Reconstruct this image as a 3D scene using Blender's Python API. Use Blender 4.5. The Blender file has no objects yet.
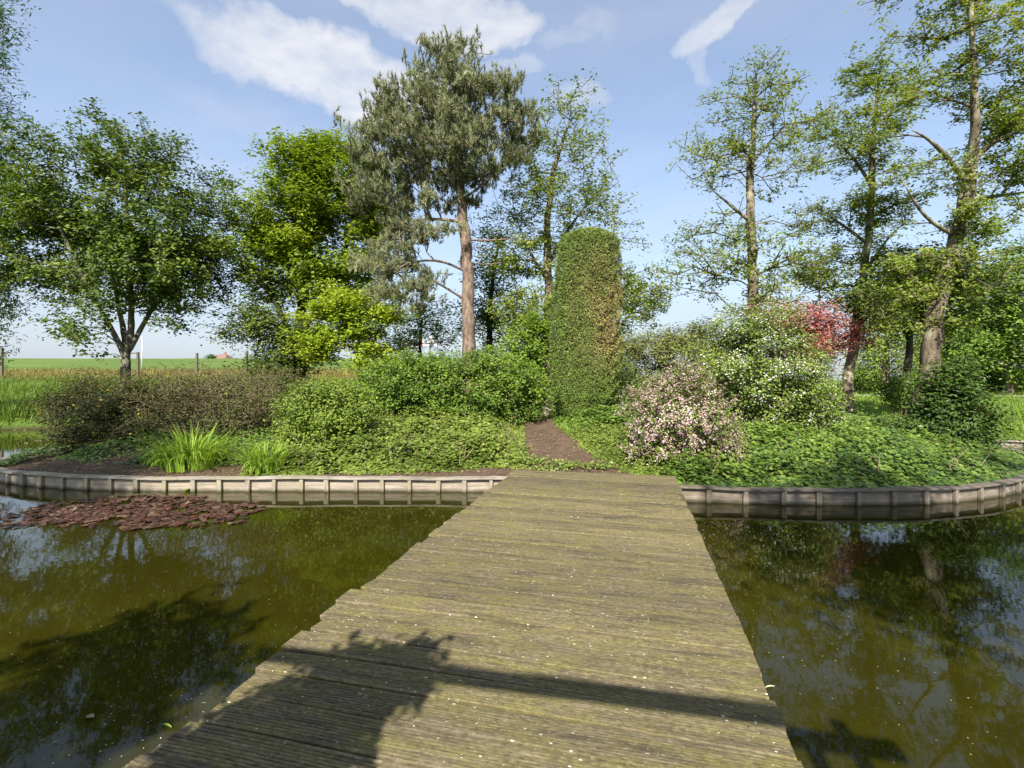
import bpy, math, random
import numpy as np
from mathutils import Vector, Matrix

R = math.radians
rng = np.random.default_rng(7)
random.seed(7)
scene = bpy.context.scene
COL = scene.collection
F = 485.0            # focal length in pixels of the 1024 wide frame
CAM = np.array([0.0, 0.0, 1.81])
HY = 380.0           # row of the horizon

# ------------------------------------------------------------------ basics
def P(px, py, Y):
    """world point of a measured direction at forward distance Y"""
    return np.array([(px - 512.0) / F * Y, Y, CAM[2] - (py - HY) / F * Y])

def tag(o, label=None, cat=None, group=None, kind=None):
    if label: o['label'] = label
    if cat: o['category'] = cat
    if group: o['group'] = group
    if kind: o['kind'] = kind
    return o

def empty(name, loc=(0, 0, 0), rz=0.0):
    o = bpy.data.objects.new(name, None)
    COL.objects.link(o)
    o.location = loc
    o.rotation_euler = (0, 0, rz)
    o.empty_display_size = 0.2
    return o

def mesh_obj(name, V, Fc, mat, parent=None, var=None, smooth=False, mats=None, midx=None):
    """V (n,3), Fc either an int array (m,k) or a list of such arrays"""
    V = np.asarray(V, dtype=np.float32)
    if not isinstance(Fc, list):
        Fc = [Fc]
    Fc = [np.asarray(f, dtype=np.int32) for f in Fc if len(f)]
    me = bpy.data.meshes.new(name)
    me.vertices.add(len(V))
    me.vertices.foreach_set('co', V.ravel())
    nl = sum(f.size for f in Fc)
    npoly = sum(len(f) for f in Fc)
    me.loops.add(nl)
    me.loops.foreach_set('vertex_index', np.concatenate([f.ravel() for f in Fc]))
    me.polygons.add(npoly)
    tot = np.concatenate([np.full(len(f), f.shape[1], dtype=np.int32) for f in Fc])
    start = np.concatenate([[0], np.cumsum(tot)[:-1]]).astype(np.int32)
    me.polygons.foreach_set('loop_start', start)
    if midx is not None:
        me.polygons.foreach_set('material_index', np.asarray(midx, dtype=np.int32))
    me.polygons.foreach_set('use_smooth', np.full(npoly, smooth, dtype=bool))
    if var is not None:
        a = me.attributes.new('var', 'FLOAT', 'POINT')
        a.data.foreach_set('value', np.asarray(var, dtype=np.float32))
    for m in (mats or [mat]):
        me.materials.append(m)
    me.update(calc_edges=True)
    me.validate()
    o = bpy.data.objects.new(name, me)
    COL.objects.link(o)
    if parent is not None:
        o.parent = parent
    return o

class MB:
    """collects shapes for ONE mesh"""
    def __init__(self):
        self.V, self.Q, self.T, self.n, self.var = [], [], [], 0, []
    def add(self, V, Q=None, T=None, var=0.5):
        V = np.asarray(V, dtype=float)
        self.V.append(V)
        self.var.append(np.broadcast_to(np.asarray(var, dtype=float), (len(V),)))
        if Q is not None and len(Q): self.Q.append(np.asarray(Q, dtype=int) + self.n)
        if T is not None and len(T): self.T.append(np.asarray(T, dtype=int) + self.n)
        self.n += len(V)
    def box(self, c, s, M=None, taper=1.0, bev=0.0, var=0.5):
        x, y, z = np.array(s) / 2.0
        b = min(bev, 0.45 * min(x, y, z) * 2)
        if b <= 0:
            V = np.array([[-x,-y,-z],[x,-y,-z],[x,y,-z],[-x,y,-z],[-x*taper,-y*taper,z],[x*taper,-y*taper,z],[x*taper,y*taper,z],[-x*taper,y*taper,z]])
            Q = [[0,3,2,1],[4,5,6,7],[0,1,5,4],[1,2,6,5],[2,3,7,6],[3,0,4,7]]
        else:
            ring = lambda i, zz: [[-x+i,-y,zz],[x-i,-y,zz],[x,-y+i,zz],[x,y-i,zz],[x-i,y,zz],[-x+i,y,zz],[-x,y-i,zz],[-x,-y+i,zz]]
            def ringi(zz, ins):
                xx, yy = x-ins, y-ins
                i = b if ins == 0 else b*0.6
                return [[-xx+i,-yy,zz],[xx-i,-yy,zz],[xx,-yy+i,zz],[xx,yy-i,zz],[xx-i,yy,zz],[-xx+i,yy,zz],[-xx,yy-i,zz],[-xx,-yy+i,zz]]
            V = np.array(ringi(-z, b) + ringi(-z+b, 0) + ringi(z-b, 0) + ringi(z, b))
            Q = []
            for k in range(3):
                for i in range(8):
                    j = (i+1) % 8
                    Q.append([k*8+i, k*8+j, (k+1)*8+j, (k+1)*8+i])
            for k in (0, 24):
                idx = [k+i for i in range(8)]
                if k == 0: idx = idx[::-1]
                Q += [[idx[0], idx[1], idx[2], idx[3]], [idx[0], idx[3], idx[4], idx[7]], [idx[4], idx[5], idx[6], idx[7]]]
        if M is not None:
            V = V @ np.array(M)[:3, :3].T
        self.add(V + np.array(c), Q, var=var)
    def tube(self, pts, rad, n=8, cap=True, var=0.5):
        pts = np.asarray(pts, dtype=float)
        rad = np.broadcast_to(np.asarray(rad, dtype=float), (len(pts),))
        tang = np.gradient(pts, axis=0)
        tang /= np.linalg.norm(tang, axis=1)[:, None] + 1e-9
        ref = np.array([1.0, 0.13, 0.07]) if abs(tang[0][0]) < 0.8 else np.array([0.05, 1.0, 0.1])
        rows = []
        a = np.linspace(0, 2*np.pi, n, endpoint=False)
        for p, t, r in zip(pts, tang, rad):
            u = np.cross(t, ref); u /= np.linalg.norm(u); v = np.cross(t, u)
            rows.append(p + r*(np.cos(a)[:, None]*u + np.sin(a)[:, None]*v))
        V = np.concatenate(rows)
        Q = []
        for k in range(len(pts)-1):
            for i in range(n):
                j = (i+1) % n
                Q.append([k*n+i, k*n+j, (k+1)*n+j, (k+1)*n+i])
        T = []
        if cap:
            V = np.concatenate([V, pts[:1], pts[-1:]])
            b, t = len(V)-2, len(V)-1
            o = (len(pts)-1)*n
            for i in range(n):
                j = (i+1) % n
                T.append([b, j, i]); T.append([t, o+i, o+j])
        self.add(V, Q, T, var=var)
    def build(self, name, mat, parent=None, smooth=False):
        V = np.concatenate(self.V)
        fs = []
        if self.Q: fs.append(np.concatenate(self.Q))
        if self.T: fs.append(np.concatenate(self.T))
        return mesh_obj(name, V, fs, mat, parent, var=np.concatenate(self.var), smooth=smooth)

# value noise in numpy (smooth, several octaves)
class Noise:
    def __init__(self, seed):
        self.t = np.random.default_rng(seed).random((64, 64))
    def __call__(self, x, y, s=1.0, octv=3):
        x = np.asarray(x, float) / s + 101.3; y = np.asarray(y, float) / s + 57.7
        out = 0.0; amp = 0.5; tot = 0.0
        for _ in range(octv):
            xi, yi = np.floor(x).astype(int), np.floor(y).astype(int)
            fx, fy = x - xi, y - yi
            fx = fx*fx*(3-2*fx); fy = fy*fy*(3-2*fy)
            g = lambda a, b: self.t[a % 64, b % 64]
            out = out + amp*((g(xi,yi)*(1-fx)+g(xi+1,yi)*fx)*(1-fy)+(g(xi,yi+1)*(1-fx)+g(xi+1,yi+1)*fx)*fy)
            tot += amp; amp *= 0.5; x = x*2.03+3.1; y = y*2.03+7.7
        return out / tot
nz = Noise(3); nz2 = Noise(11)

def sdf(x, y, poly):
    """distance to the closed polygon, positive inside"""
    x = np.asarray(x, float); y = np.asarray(y, float)
    d = np.full(x.shape, 1e9); ins = np.zeros(x.shape, bool)
    n = len(poly)
    for i in range(n):
        ax, ay = poly[i]; bx, by = poly[(i+1) % n]
        ex, ey = bx-ax, by-ay
        t = np.clip(((x-ax)*ex+(y-ay)*ey)/(ex*ex+ey*ey+1e-12), 0, 1)
        d = np.minimum(d, np.hypot(x-ax-t*ex, y-ay-t*ey))
        c = ((ay > y) != (by > y))
        with np.errstate(divide='ignore', invalid='ignore'):
            xx = (bx-ax)*(y-ay)/(by-ay+1e-12)+ax
        ins ^= (c & (x < xx))
    return np.where(ins, d, -d)

def sstep(a, b, x):
    t = np.clip((np.asarray(x, float)-a)/(b-a), 0, 1)
    return t*t*(3-2*t)

# ------------------------------------------------------------------ materials
class NT:
    def __init__(self, name):
        self.m = bpy.data.materials.new(name)
        self.m.use_nodes = True
        self.t = self.m.node_tree
        self.t.nodes.clear()
        self.out = self.n('ShaderNodeOutputMaterial')
    def n(self, ty, **kw):
        nd = self.t.nodes.new(ty)
        for k, v in kw.items(): setattr(nd, k, v)
        return nd
    def l(self, a, b): self.t.links.new(a, b)
    def setv(self, nd, **kw):
        for k, v in kw.items(): nd.inputs[k.replace('_', ' ')].default_value = v
    def noise(self, vec, scale, detail=4, rough=0.55, dist=0.0):
        nd = self.n('ShaderNodeTexNoise')
        nd.inputs['Scale'].default_value = scale; nd.inputs['Detail'].default_value = detail
        nd.inputs['Roughness'].default_value = rough; nd.inputs['Distortion'].default_value = dist
        if vec is not None: self.l(vec, nd.inputs['Vector'])
        return nd.outputs['Fac']
    def ramp(self, fac, stops, interp='LINEAR'):
        nd = self.n('ShaderNodeValToRGB')
        cr = nd.color_ramp; cr.interpolation = interp
        while len(cr.elements) < len(stops): cr.elements.new(0.5)
        for e, (p, c) in zip(cr.elements, stops):
            e.position = p
            e.color = (*c, 1) if len(c) == 3 else c
        self.l(fac, nd.inputs['Fac'])
        return nd.outputs['Color']
    def mix(self, fac, a, b, mode='MIX'):
        nd = self.n('ShaderNodeMix', data_type='RGBA', blend_type=mode)
        for s, v in ((0, fac), (6, a), (7, b)):
            if hasattr(v, 'links') or hasattr(v, 'is_linked'): self.l(v, nd.inputs[s])
            else: nd.inputs[s].default_value = v if s == 0 else ((*v, 1) if len(v) == 3 else v)
        return nd.outputs[2]
    def math(self, op, a, b=None, clamp=False):
        nd = self.n('ShaderNodeMath', operation=op, use_clamp=clamp)
        for i, v in enumerate((a, b)):
            if v is None: continue
            if hasattr(v, 'is_linked'): self.l(v, nd.inputs[i])
            else: nd.inputs[i].default_value = v
        return nd.outputs[0]
    def mapping(self, vec, scale=(1,1,1), loc=(0,0,0), rot=(0,0,0)):
        nd = self.n('ShaderNodeMapping')
        nd.inputs['Scale'].default_value = scale; nd.inputs['Location'].default_value = loc; nd.inputs['Rotation'].default_value = rot
        self.l(vec, nd.inputs['Vector'])
        return nd.outputs['Vector']
    def coord(self, which='Object'):
        return self.n('ShaderNodeTexCoord').outputs[which]
    def attr(self, name='var'):
        return self.n('ShaderNodeAttribute', attribute_name=name).outputs['Fac']
    def principled(self, color, rough=0.8, spec=0.3, bump=None, bstr=0.3, bdist=0.01):
        b = self.n('ShaderNodeBsdfPrincipled')
        for k, v in (('Base Color', color), ('Roughness', rough), ('Specular IOR Level', spec)):
            if hasattr(v, 'is_linked'): self.l(v, b.inputs[k])
            else: b.inputs[k].default_value = (*v, 1) if isinstance(v, tuple) and len(v) == 3 else v
        if bump is not None:
            bn = self.n('ShaderNodeBump')
            bn.inputs['Strength'].default_value = bstr; bn.inputs['Distance'].default_value = bdist
            self.l(bump, bn.inputs['Height']); self.l(bn.outputs[0], b.inputs['Normal'])
        self.l(b.outputs[0], self.out.inputs[0])
        return b

LEAF_GAIN = 1.68
def leaf_mat(name, stops, trans=0.35, rough=0.5, spec=0.3, tint=(1.25, 1.2, 0.5)):
    k = NT(name)
    v = k.attr('var')
    if name.startswith(('leaf', 'pine', 'blade', 'grass', 'lawn')):
        stops = [(p, tuple(min(.6, x*LEAF_GAIN) for x in c)) for p, c in stops]
    c = k.ramp(v, stops)
    b = k.n('ShaderNodeBsdfPrincipled')
    k.l(c, b.inputs['Base Color']); b.inputs['Roughness'].default_value = rough; b.inputs['Specular IOR Level'].default_value = spec
    t = k.n('ShaderNodeBsdfTranslucent')
    tc = k.mix(1.0, c, tint, 'MULTIPLY')
    k.l(tc, t.inputs['Color'])
    mx = k.n('ShaderNodeMixShader'); mx.inputs[0].default_value = trans
    k.l(b.outputs[0], mx.inputs[1]); k.l(t.outputs[0], mx.inputs[2]); k.l(mx.outputs[0], k.out.inputs[0])
    return k.m

def bark_mat(name, c1, c2, c3, scale=9.0, stretch=0.25):
    k = NT(name)
    o = k.coord('Object')
    m = k.mapping(o, scale=(1, 1, stretch))
    a = k.noise(m, scale, 5, 0.65, 0.4)
    b = k.noise(o, scale*0.35, 3, 0.5)
    c = k.ramp(a, [(0.35, c1), (0.6, c2)])
    c = k.mix(k.ramp(b, [(0.5, (0,0,0)), (0.66, (1,1,1))]), c, c3)
    k.principled(c, 0.9, 0.15, a, 0.8, 0.03)
    return k.m

M = {}
M['leaf_left']  = leaf_mat('leaf_mid_green', [(0, (.025,.045,.007)), (.5, (.06,.095,.011)), (1, (.115,.15,.022))], .3)
M['leaf_lime']  = leaf_mat('leaf_lime', [(0, (.055,.095,.008)), (.5, (.125,.175,.012)), (1, (.20,.235,.025))], .4)
M['leaf_maple'] = leaf_mat('leaf_bright_maple', [(0, (.09,.145,.008)), (.6, (.18,.235,.015)), (1, (.25,.28,.035))], .4)
M['leaf_alder'] = leaf_mat('leaf_alder', [(0, (.10,.07,.03)), (.18, (.055,.088,.016)), (.5, (.112,.155,.021)), (.8, (.17,.21,.032)), (1, (.22,.22,.06))], .45)
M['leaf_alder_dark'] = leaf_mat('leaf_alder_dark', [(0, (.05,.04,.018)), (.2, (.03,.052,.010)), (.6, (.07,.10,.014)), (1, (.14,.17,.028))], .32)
M['leaf_grey']  = leaf_mat('leaf_grey_green', [(0, (.03,.045,.018)), (.5, (.065,.085,.035)), (1, (.11,.13,.06))], .25)
M['leaf_willow'] = leaf_mat('leaf_willow', [(0, (.025,.05,.012)), (.5, (.05,.09,.018)), (1, (.09,.13,.035))], .3)
M['needle']     = leaf_mat('pine_needle', [(0, (.06,.068,.028)), (.5, (.125,.138,.062)), (1, (.23,.24,.13))], .28, .45, .4, (1,1,.75))
M['leaf_shrub'] = leaf_mat('leaf_shrub_green', [(0, (.035,.07,.008)), (.5, (.075,.13,.013)), (1, (.135,.185,.024))], 0.23)
M['leaf_upright'] = leaf_mat('leaf_fresh_green', [(0, (.06,.115,.012)), (.5, (.115,.18,.018)), (1, (.17,.22,.03))], .4)
M['leaf_spirea'] = leaf_mat('leaf_yellow_green', [(0, (.05,.085,.010)), (.5, (.10,.145,.016)), (1, (.17,.21,.03))], 0.23)
M['leaf_brown'] = leaf_mat('leaf_brown_shrub', [(0, (.04,.030,.012)), (.45, (.05,.047,.014)), (.8, (.06,.078,.016)), (1, (.11,.13,.02))], .2)
M['leaf_browndark'] = leaf_mat('leaf_brown_green_shrub', [(0, (.026,.022,.008)), (.45, (.034,.036,.009)), (.8, (.045,.062,.012)), (1, (.09,.115,.018))], .2)
M['leaf_ivy']   = leaf_mat('leaf_ivy', [(0, (.020,.042,.009)), (.5, (.058,.098,.014)), (1, (.13,.17,.028))], 0.15, .32, .5)
M['leaf_ground'] = leaf_mat('leaf_ground_yellow', [(0, (.030,.046,.008)), (.5, (.082,.115,.017)), (1, (.165,.19,.038))], 0.21, .4, .4)
M['leaf_yew']   = leaf_mat('leaf_conifer', [(0, (.04,.075,.012)), (.5, (.075,.115,.018)), (1, (.12,.16,.03))], .15)
M['leaf_hedge'] = leaf_mat('leaf_hedge', [(0, (.05,.062,.016)), (.5, (.10,.115,.03)), (1, (.15,.165,.05))], .25)
M['leaf_white'] = leaf_mat('leaf_flower_shrub', [(0, (.05,.08,.012)), (.5, (.095,.14,.02)), (1, (.16,.20,.035))], 0.24)
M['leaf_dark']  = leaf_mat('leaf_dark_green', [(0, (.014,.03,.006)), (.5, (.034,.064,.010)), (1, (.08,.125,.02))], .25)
M['leaf_red']   = leaf_mat('leaf_red_maple', [(0, (.14,.05,.036)), (.5, (.26,.095,.075)), (1, (.38,.18,.145))], .35, tint=(1.2,.8,.7))
M['petal_pink'] = leaf_mat('petal_pink', [(0, (.38,.17,.19)), (.35, (.52,.34,.34)), (1, (.72,.58,.55))], .3, tint=(1,.9,.9))
M['petal_white'] = leaf_mat('petal_white', [(0, (.62,.50,.46)), (.5, (.75,.70,.66)), (1, (.82,.80,.76))], .3, tint=(1,1,1))
M['petal_yellow'] = leaf_mat('petal_yellow', [(0, (.45,.30,.01)), (1, (.7,.5,.02))], .3)
M['blade']      = leaf_mat('blade_green', [(0, (.06,.11,.012)), (.5, (.13,.21,.02)), (1, (.22,.29,.04))], .35)
M['grass']      = leaf_mat('grass_blade', [(0, (.035,.075,.010)), (.45, (.075,.125,.015)), (.8, (.12,.155,.026)), (1, (.22,.20,.07))], .35)
M['lawn']       = leaf_mat('lawn_blade', [(0, (.055,.10,.014)), (.5, (.11,.17,.02)), (1, (.19,.24,.05))], .35)
M['drygrass']   = leaf_mat('dry_grass_blade', [(0, (.10,.13,.02)), (.5, (.22,.19,.055)), (1, (.34,.26,.11))], .3)
M['pad']        = leaf_mat('lily_pad', [(0, (.030,.017,.011)), (.45, (.070,.030,.020)), (.75, (.115,.060,.040)), (.90, (.13,.10,.055)), (1, (.28,.035,.025))], .08, .5, .3, (1,.7,.6))
M['speck']      = leaf_mat('floating_speck', [(0, (.25,.22,.08)), (.6, (.45,.42,.25)), (1, (.65,.62,.5))], .1)
M['deadleaf']   = leaf_mat('dead_leaf', [(0, (.10,.065,.03)), (.5, (.20,.13,.07)), (1, (.33,.26,.16))], .1)

M['bark_grey']  = bark_mat('bark_grey', (.07,.062,.045), (.19,.17,.13), (.20,.20,.10))
M['bark_alder'] = bark_mat('bark_alder', (.028,.022,.016), (.17,.135,.092), (.31,.28,.20))
M['bark_pine']  = bark_mat('bark_pine', (.065,.045,.034), (.26,.185,.138), (.21,.17,.135), 12, .3)
M['bark_dark']  = bark_mat('bark_dark', (.018,.015,.011), (.055,.047,.034), (.045,.05,.025))
M['twig']       = bark_mat('twig_brown', (.075,.058,.030), (.22,.175,.10), (.14,.12,.055), 20, 1)

def weathered(name, c1, c2, c3, sc=(2.5, 30, 30), rough=.85):
    k = NT(name)
    o = k.coord('Object')
    a = k.noise(k.mapping(o, scale=sc), 1.0, 5, .6, .3)
    b = k.noise(o, 1.7, 4, .6)
    c = k.mix(k.ramp(b, [(.42, (0,0,0)), (.65, (1,1,1))]), k.ramp(a, [(.3, c1), (.7, c2)]), c3)
    sp = k.n('ShaderNodeSeparateXYZ'); k.l(o, sp.inputs[0])
    wet = k.ramp(k.math('ADD', sp.outputs[2], k.math('MULTIPLY', k.noise(o, 7, 3, .6), .05)), [(.035, (.85,)*3), (.085, (0,)*3)])
    if name.startswith('weathered'): c = k.mix(wet, c, (.045,.042,.022))
    gr = k.noise(o, 4.5, 4, .65)
    c = k.mix(k.ramp(gr, [(.56, (0,)*3), (.72, (.55,)*3)]), c, (.10,.095,.045))
    k.principled(c, rough, .2, a, .5, .01)
    return k.m
M['wall_board'] = weathered('weathered_board', (.19,.155,.115), (.42,.36,.29), (.30,.255,.19), (3, 3, 26))
M['wall_post']  = weathered('weathered_post', (.16,.135,.095), (.42,.37,.29), (.26,.245,.15), (20, 20, 3))
M['wall_cap']   = weathered('weathered_cap', (.17,.145,.115), (.38,.34,.28), (.23,.21,.14), (4, 4, 20))
M['wall_board_shaded'] = weathered('weathered_board_shaded', (.12,.095,.07), (.36,.295,.235), (.22,.185,.135), (3, 3, 26))  # darker copies for the right edging: its shade is put into the colour
M['wall_post_shaded'] = weathered('weathered_post_shaded', (.11,.09,.068), (.36,.305,.235), (.2,.18,.12), (20, 20, 3))
M['wall_cap_shaded'] = weathered('weathered_cap_shaded', (.09,.074,.06), (.24,.20,.16), (.15,.13,.09), (4, 4, 20))
M['beam']       = weathered('dark_beam_wood', (.035,.03,.02), (.10,.085,.06), (.06,.06,.03))

def deck_material():
    k = NT('mossy_deck_wood')
    o = k.coord('Object')
    v = k.attr('var')
    off = k.n('ShaderNodeCombineXYZ'); k.l(k.math('MULTIPLY', v, 37.0), off.inputs[0])
    add = k.n('ShaderNodeVectorMath', operation='ADD'); k.l(o, add.inputs[0]); k.l(off.outputs[0], add.inputs[1])
    p = add.outputs[0]
    grain = k.noise(k.mapping(p, scale=(4.0, 38, 1)), 1.0, 6, .75, .2)
    fine = k.noise(k.mapping(p, scale=(22, 110, 1)), 1.0, 4, .75)
    big = k.noise(o, 1.1, 5, .62, .4)
    mid = k.noise(k.mapping(o, scale=(1.3, 4.2, 1)), 2.3, 5, .65)
    base = k.ramp(grain, [(.25, (.055,.044,.028)), (.5, (.162,.132,.083)), (.78, (.30,.25,.168))])
    base = k.mix(k.ramp(fine, [(.3, (0,0,0)), (.72, (1,1,1))]), k.mix(1.0, base, (.72,.72,.70), 'MULTIPLY'), base)
    # green algae film in drifts along the boards
    moss = k.ramp(fine, [(.2, (.085,.076,.024)), (.8, (.232,.205,.075))])
    mf = k.math('MULTIPLY', k.ramp(mid, [(.40, (0,0,0)), (.62, (1,1,1))]), k.ramp(big, [(.28, (.40,)*3), (.64, (1.0,)*3)]))
    base = k.mix(mf, base, moss)
    # dark wet stains
    st = k.noise(k.mapping(p, scale=(1.6, 13, 1)), 1.0, 4, .6, .3)
    base = k.mix(k.ramp(st, [(.53, (0,0,0)), (.68, (.85,.85,.85))]), base, (.055,.048,.032))
    sp = k.noise(k.mapping(o, scale=(.55, 1.3, 1)), 55, 5, .75)
    base = k.mix(k.ramp(sp, [(.36, (.75,)*3), (.50, (0,)*3)]), base, (.060,.050,.034))
    base = k.mix(k.ramp(sp, [(.56, (0,)*3), (.72, (.6,)*3)]), base, (.36,.32,.22))
    # per-board tone
    base = k.mix(1.0, base, k.ramp(v, [(0, (.74,.74,.75)), (1, (1.10,1.08,.98))]), 'MULTIPLY')
    # lichen: pale crusts and yellow spots
    vo = k.n('ShaderNodeTexVoronoi'); vo.inputs['Scale'].default_value = 44; k.l(k.mapping(o, scale=(.55, 1.2, 1)), vo.inputs['Vector'])
    sel = k.n('ShaderNodeSeparateColor'); k.l(vo.outputs['Color'], sel.inputs[0])
    wob = k.noise(o, 90, 3, .6)
    rad = k.math('MULTIPLY', sel.outputs[1], .20)
    dd = k.math('ADD', vo.outputs['Distance'], k.math('MULTIPLY', k.math('SUBTRACT', wob, .5), .35))
    spot = k.math('LESS_THAN', dd, rad)
    dens = k.ramp(k.noise(o, .9, 3, .5), [(.36, (0.05,)*3), (.60, (.62,)*3)])
    spot = k.math('MULTIPLY', spot, k.math('LESS_THAN', sel.outputs[0], dens))
    col = k.mix(k.math('GREATER_THAN', sel.outputs[2], .86), (.56,.54,.46), (.40,.36,.14))
    base = k.mix(k.math('MULTIPLY', spot, .85), base, col)
    h = k.math('ADD', grain, k.math('MULTIPLY', fine, .6))
    k.principled(base, .88, .18, h, .7, .006)
    return k.m
M['deck'] = deck_material()

def soil_material():
    k = NT('bare_soil')
    o = k.coord('Object')
    a = k.noise(o, 5, 6, .65); b = k.noise(o, 40, 4, .7); d = k.noise(o, .9, 3, .5)
    c = k.ramp(a, [(.3, (.05,.032,.021)), (.7, (.135,.09,.062))])
    c = k.mix(k.ramp(b, [(.45, (0,0,0)), (.7, (1,1,1))]), c, (.20,.14,.095))
    c = k.mix(k.ramp(d, [(.5, (0,0,0)), (.68, (.5,.5,.5))]), c, (.07,.075,.025))
    k.principled(c, .95, .1, k.math('ADD', a, k.math('MULTIPLY', b, .5)), 1.0, .03)
    return k.m
M['soil'] = soil_material()

def terrain_material():
    k = NT('meadow_ground')
    o = k.coord('Object')
    sep = k.n('ShaderNodeSeparateXYZ'); k.l(o, sep.inputs[0])
    a = k.noise(o, .8, 5, .6); b = k.noise(o, 9, 4, .7)
    c = k.ramp(a, [(.3, (.035,.075,.012)), (.7, (.085,.14,.02))])
    c = k.mix(k.ramp(b, [(.4, (0,0,0)), (.75, (1,1,1))]), c, (.14,.18,.035))
    wob = k.math('ADD', sep.outputs[1], k.math('MULTIPLY', k.noise(o, .12, 3, .6), 9.0))
    dry = k.ramp(k.math('DIVIDE', wob, 100.0), [(.29, (0,0,0)), (.335, (.8,.8,.8)), (.47, (1,1,1)), (.50, (0,0,0))])
    left = k.ramp(k.math('MULTIPLY_ADD' if False else 'ADD', k.math('MULTIPLY', sep.outputs[0], .02), .5), [(.45, (1,1,1)), (.62, (0,0,0))])
    c = k.mix(k.math('MULTIPLY', dry, left), c, k.ramp(a, [(.3, (.20,.16,.05)), (.7, (.38,.27,.12))]))
    far = k.ramp(k.math('DIVIDE', wob, 100.0), [(.50, (0,0,0)), (.52, (1,1,1))])
    c = k.mix(far, c, k.ramp(k.noise(k.mapping(o, scale=(.15, 1, 1)), .5, 4, .6), [(.3, (.075,.125,.028)), (.7, (.125,.18,.045))]))
    # mud where the bank drops under water
    mud = k.ramp(k.math('ADD', sep.outputs[2], .5), [(.50, (1,1,1)), (.66, (0,0,0))])
    c = k.mix(mud, c, (.045,.038,.02))
    k.principled(c, .95, .1, b, .8, .06)
    return k.m
M['terrain'] = terrain_material()

def water_material():
    k = NT('murky_pond_water')
    o = k.coord('Object')
    big = k.noise(o, .25, 3, .5)
    col = k.ramp(big, [(.3, (.0185,.0170,.0017)), (.7, (.029,.0262,.0026))])
    n1 = k.noise(k.mapping(o, scale=(1, 1.6, 1)), 1.6, 3, .5, .3)
    n2 = k.noise(k.mapping(o, scale=(1, 1.5, 1)), 9.0, 2, .5)
    h = k.math('ADD', n1, k.math('MULTIPLY', n2, .12))
    b = k.principled(col, .025, .5, h, .022, .05)
    b.inputs['IOR'].default_value = 1.35
    return k.m
M['water'] = water_material()

def plain(name, c, rough=.6, spec=.3):
    k = NT(name)
    o = k.coord('Object')
    a = k.noise(o, 6, 4, .6)
    cc = k.mix(k.ramp(a, [(.35, (0,0,0)), (.7, (1,1,1))]), tuple(x*.82 for x in c), c)
    k.principled(cc, rough, spec, a, .1, .01)
    return k.m
M['white_paint'] = plain('white_paint', (.78,.78,.76), .4)
M['red_paint'] = plain('red_paint', (.55,.06,.04), .4)
M['black_paint'] = plain('black_paint', (.03,.03,.03), .4)
M['grey_metal'] = plain('grey_metal', (.42,.43,.44), .4)
M['path'] = plain('pale_gravel', (.42,.39,.34), .9)
M['roof_tile'] = plain('red_roof_tile', (.24,.15,.11), .8)
M['brick'] = plain('brick', (.33,.18,.12), .85)
M['glass'] = plain('dark_window_glass', (.03,.035,.04), .1, .5)
M['oldpost'] = plain('old_fence_wood', (.13,.115,.09), .9)

# ------------------------------------------------------------------ outlines of the island and the pond
ISL = [(-.10,7.87),(-2.0,7.92),(-4.0,7.92),(-5.6,7.90),(-6.8,7.98),(-7.7,8.15),(-8.5,8.40),(-9.2,8.68),(-9.75,9.0),(-10.15,9.6),(-10.45,10.5),(-10.6,12.0),(-10.3,14.0),(-9.2,16.0),
       (-7,17.4),(-3,18.2),(2,18.2),(6,17.4),(9,16.0),(11.0,14.2),(11.7,12.4),(11.4,10.9),(10.5,9.75),(9.4,8.7),(8.35,7.95),(7.6,7.55),(6.6,7.2),(5.4,7.03),(3.9,7.08),(2.5,7.25)]
POND = [(-60,15),(-30,16.8),(-19,17.3),(-12.5,19.2),(-5,20.8),(3,20.8),(8,19.0),(11.6,15.6),(12.6,13.3),(13.6,12.6),(16,12.2),(30,10.5),(60,6),(60,-1.7),(-60,-1.7)]

def isl_z(x, y):
    d = sdf(x, y, ISL)
    return .19 + .62*sstep(0.0, 5.0, d) + .06*(nz(x, y, .9)-.5)*sstep(.2, .9, d)

def land_z(x, y):
    x = np.asarray(x, float); y = np.asarray(y, float)
    d = -sdf(x, y, POND)
    fl = np.interp(y, [-5, 17, 20, 24, 30, 42, 55, 66, 70, 90, 600], [.45,.40,.55,1.0,1.45,2.25,3.4,4.75,4.8,3.0,2.0])
    fr = np.interp(y, [-5, 14, 20, 26, 40, 80, 600], [.45,.40,.60,.95,1.3,1.5,1.5])
    w = sstep(2, 22, x)
    z = fl*(1-w)+fr*w + .12*(nz(x, y, 3.0)-.5)
    k = sstep(-.5, .55, d)
    return -.8*(1-k) + z*k

def gz(x, y):
    x = np.asarray(x, float); y = np.asarray(y, float)
    return np.where(sdf(x, y, ISL) > 0, isl_z(x, y), land_z(x, y))
def gz1(x, y): return float(gz(np.array([x]), np.array([y]))[0])

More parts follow.
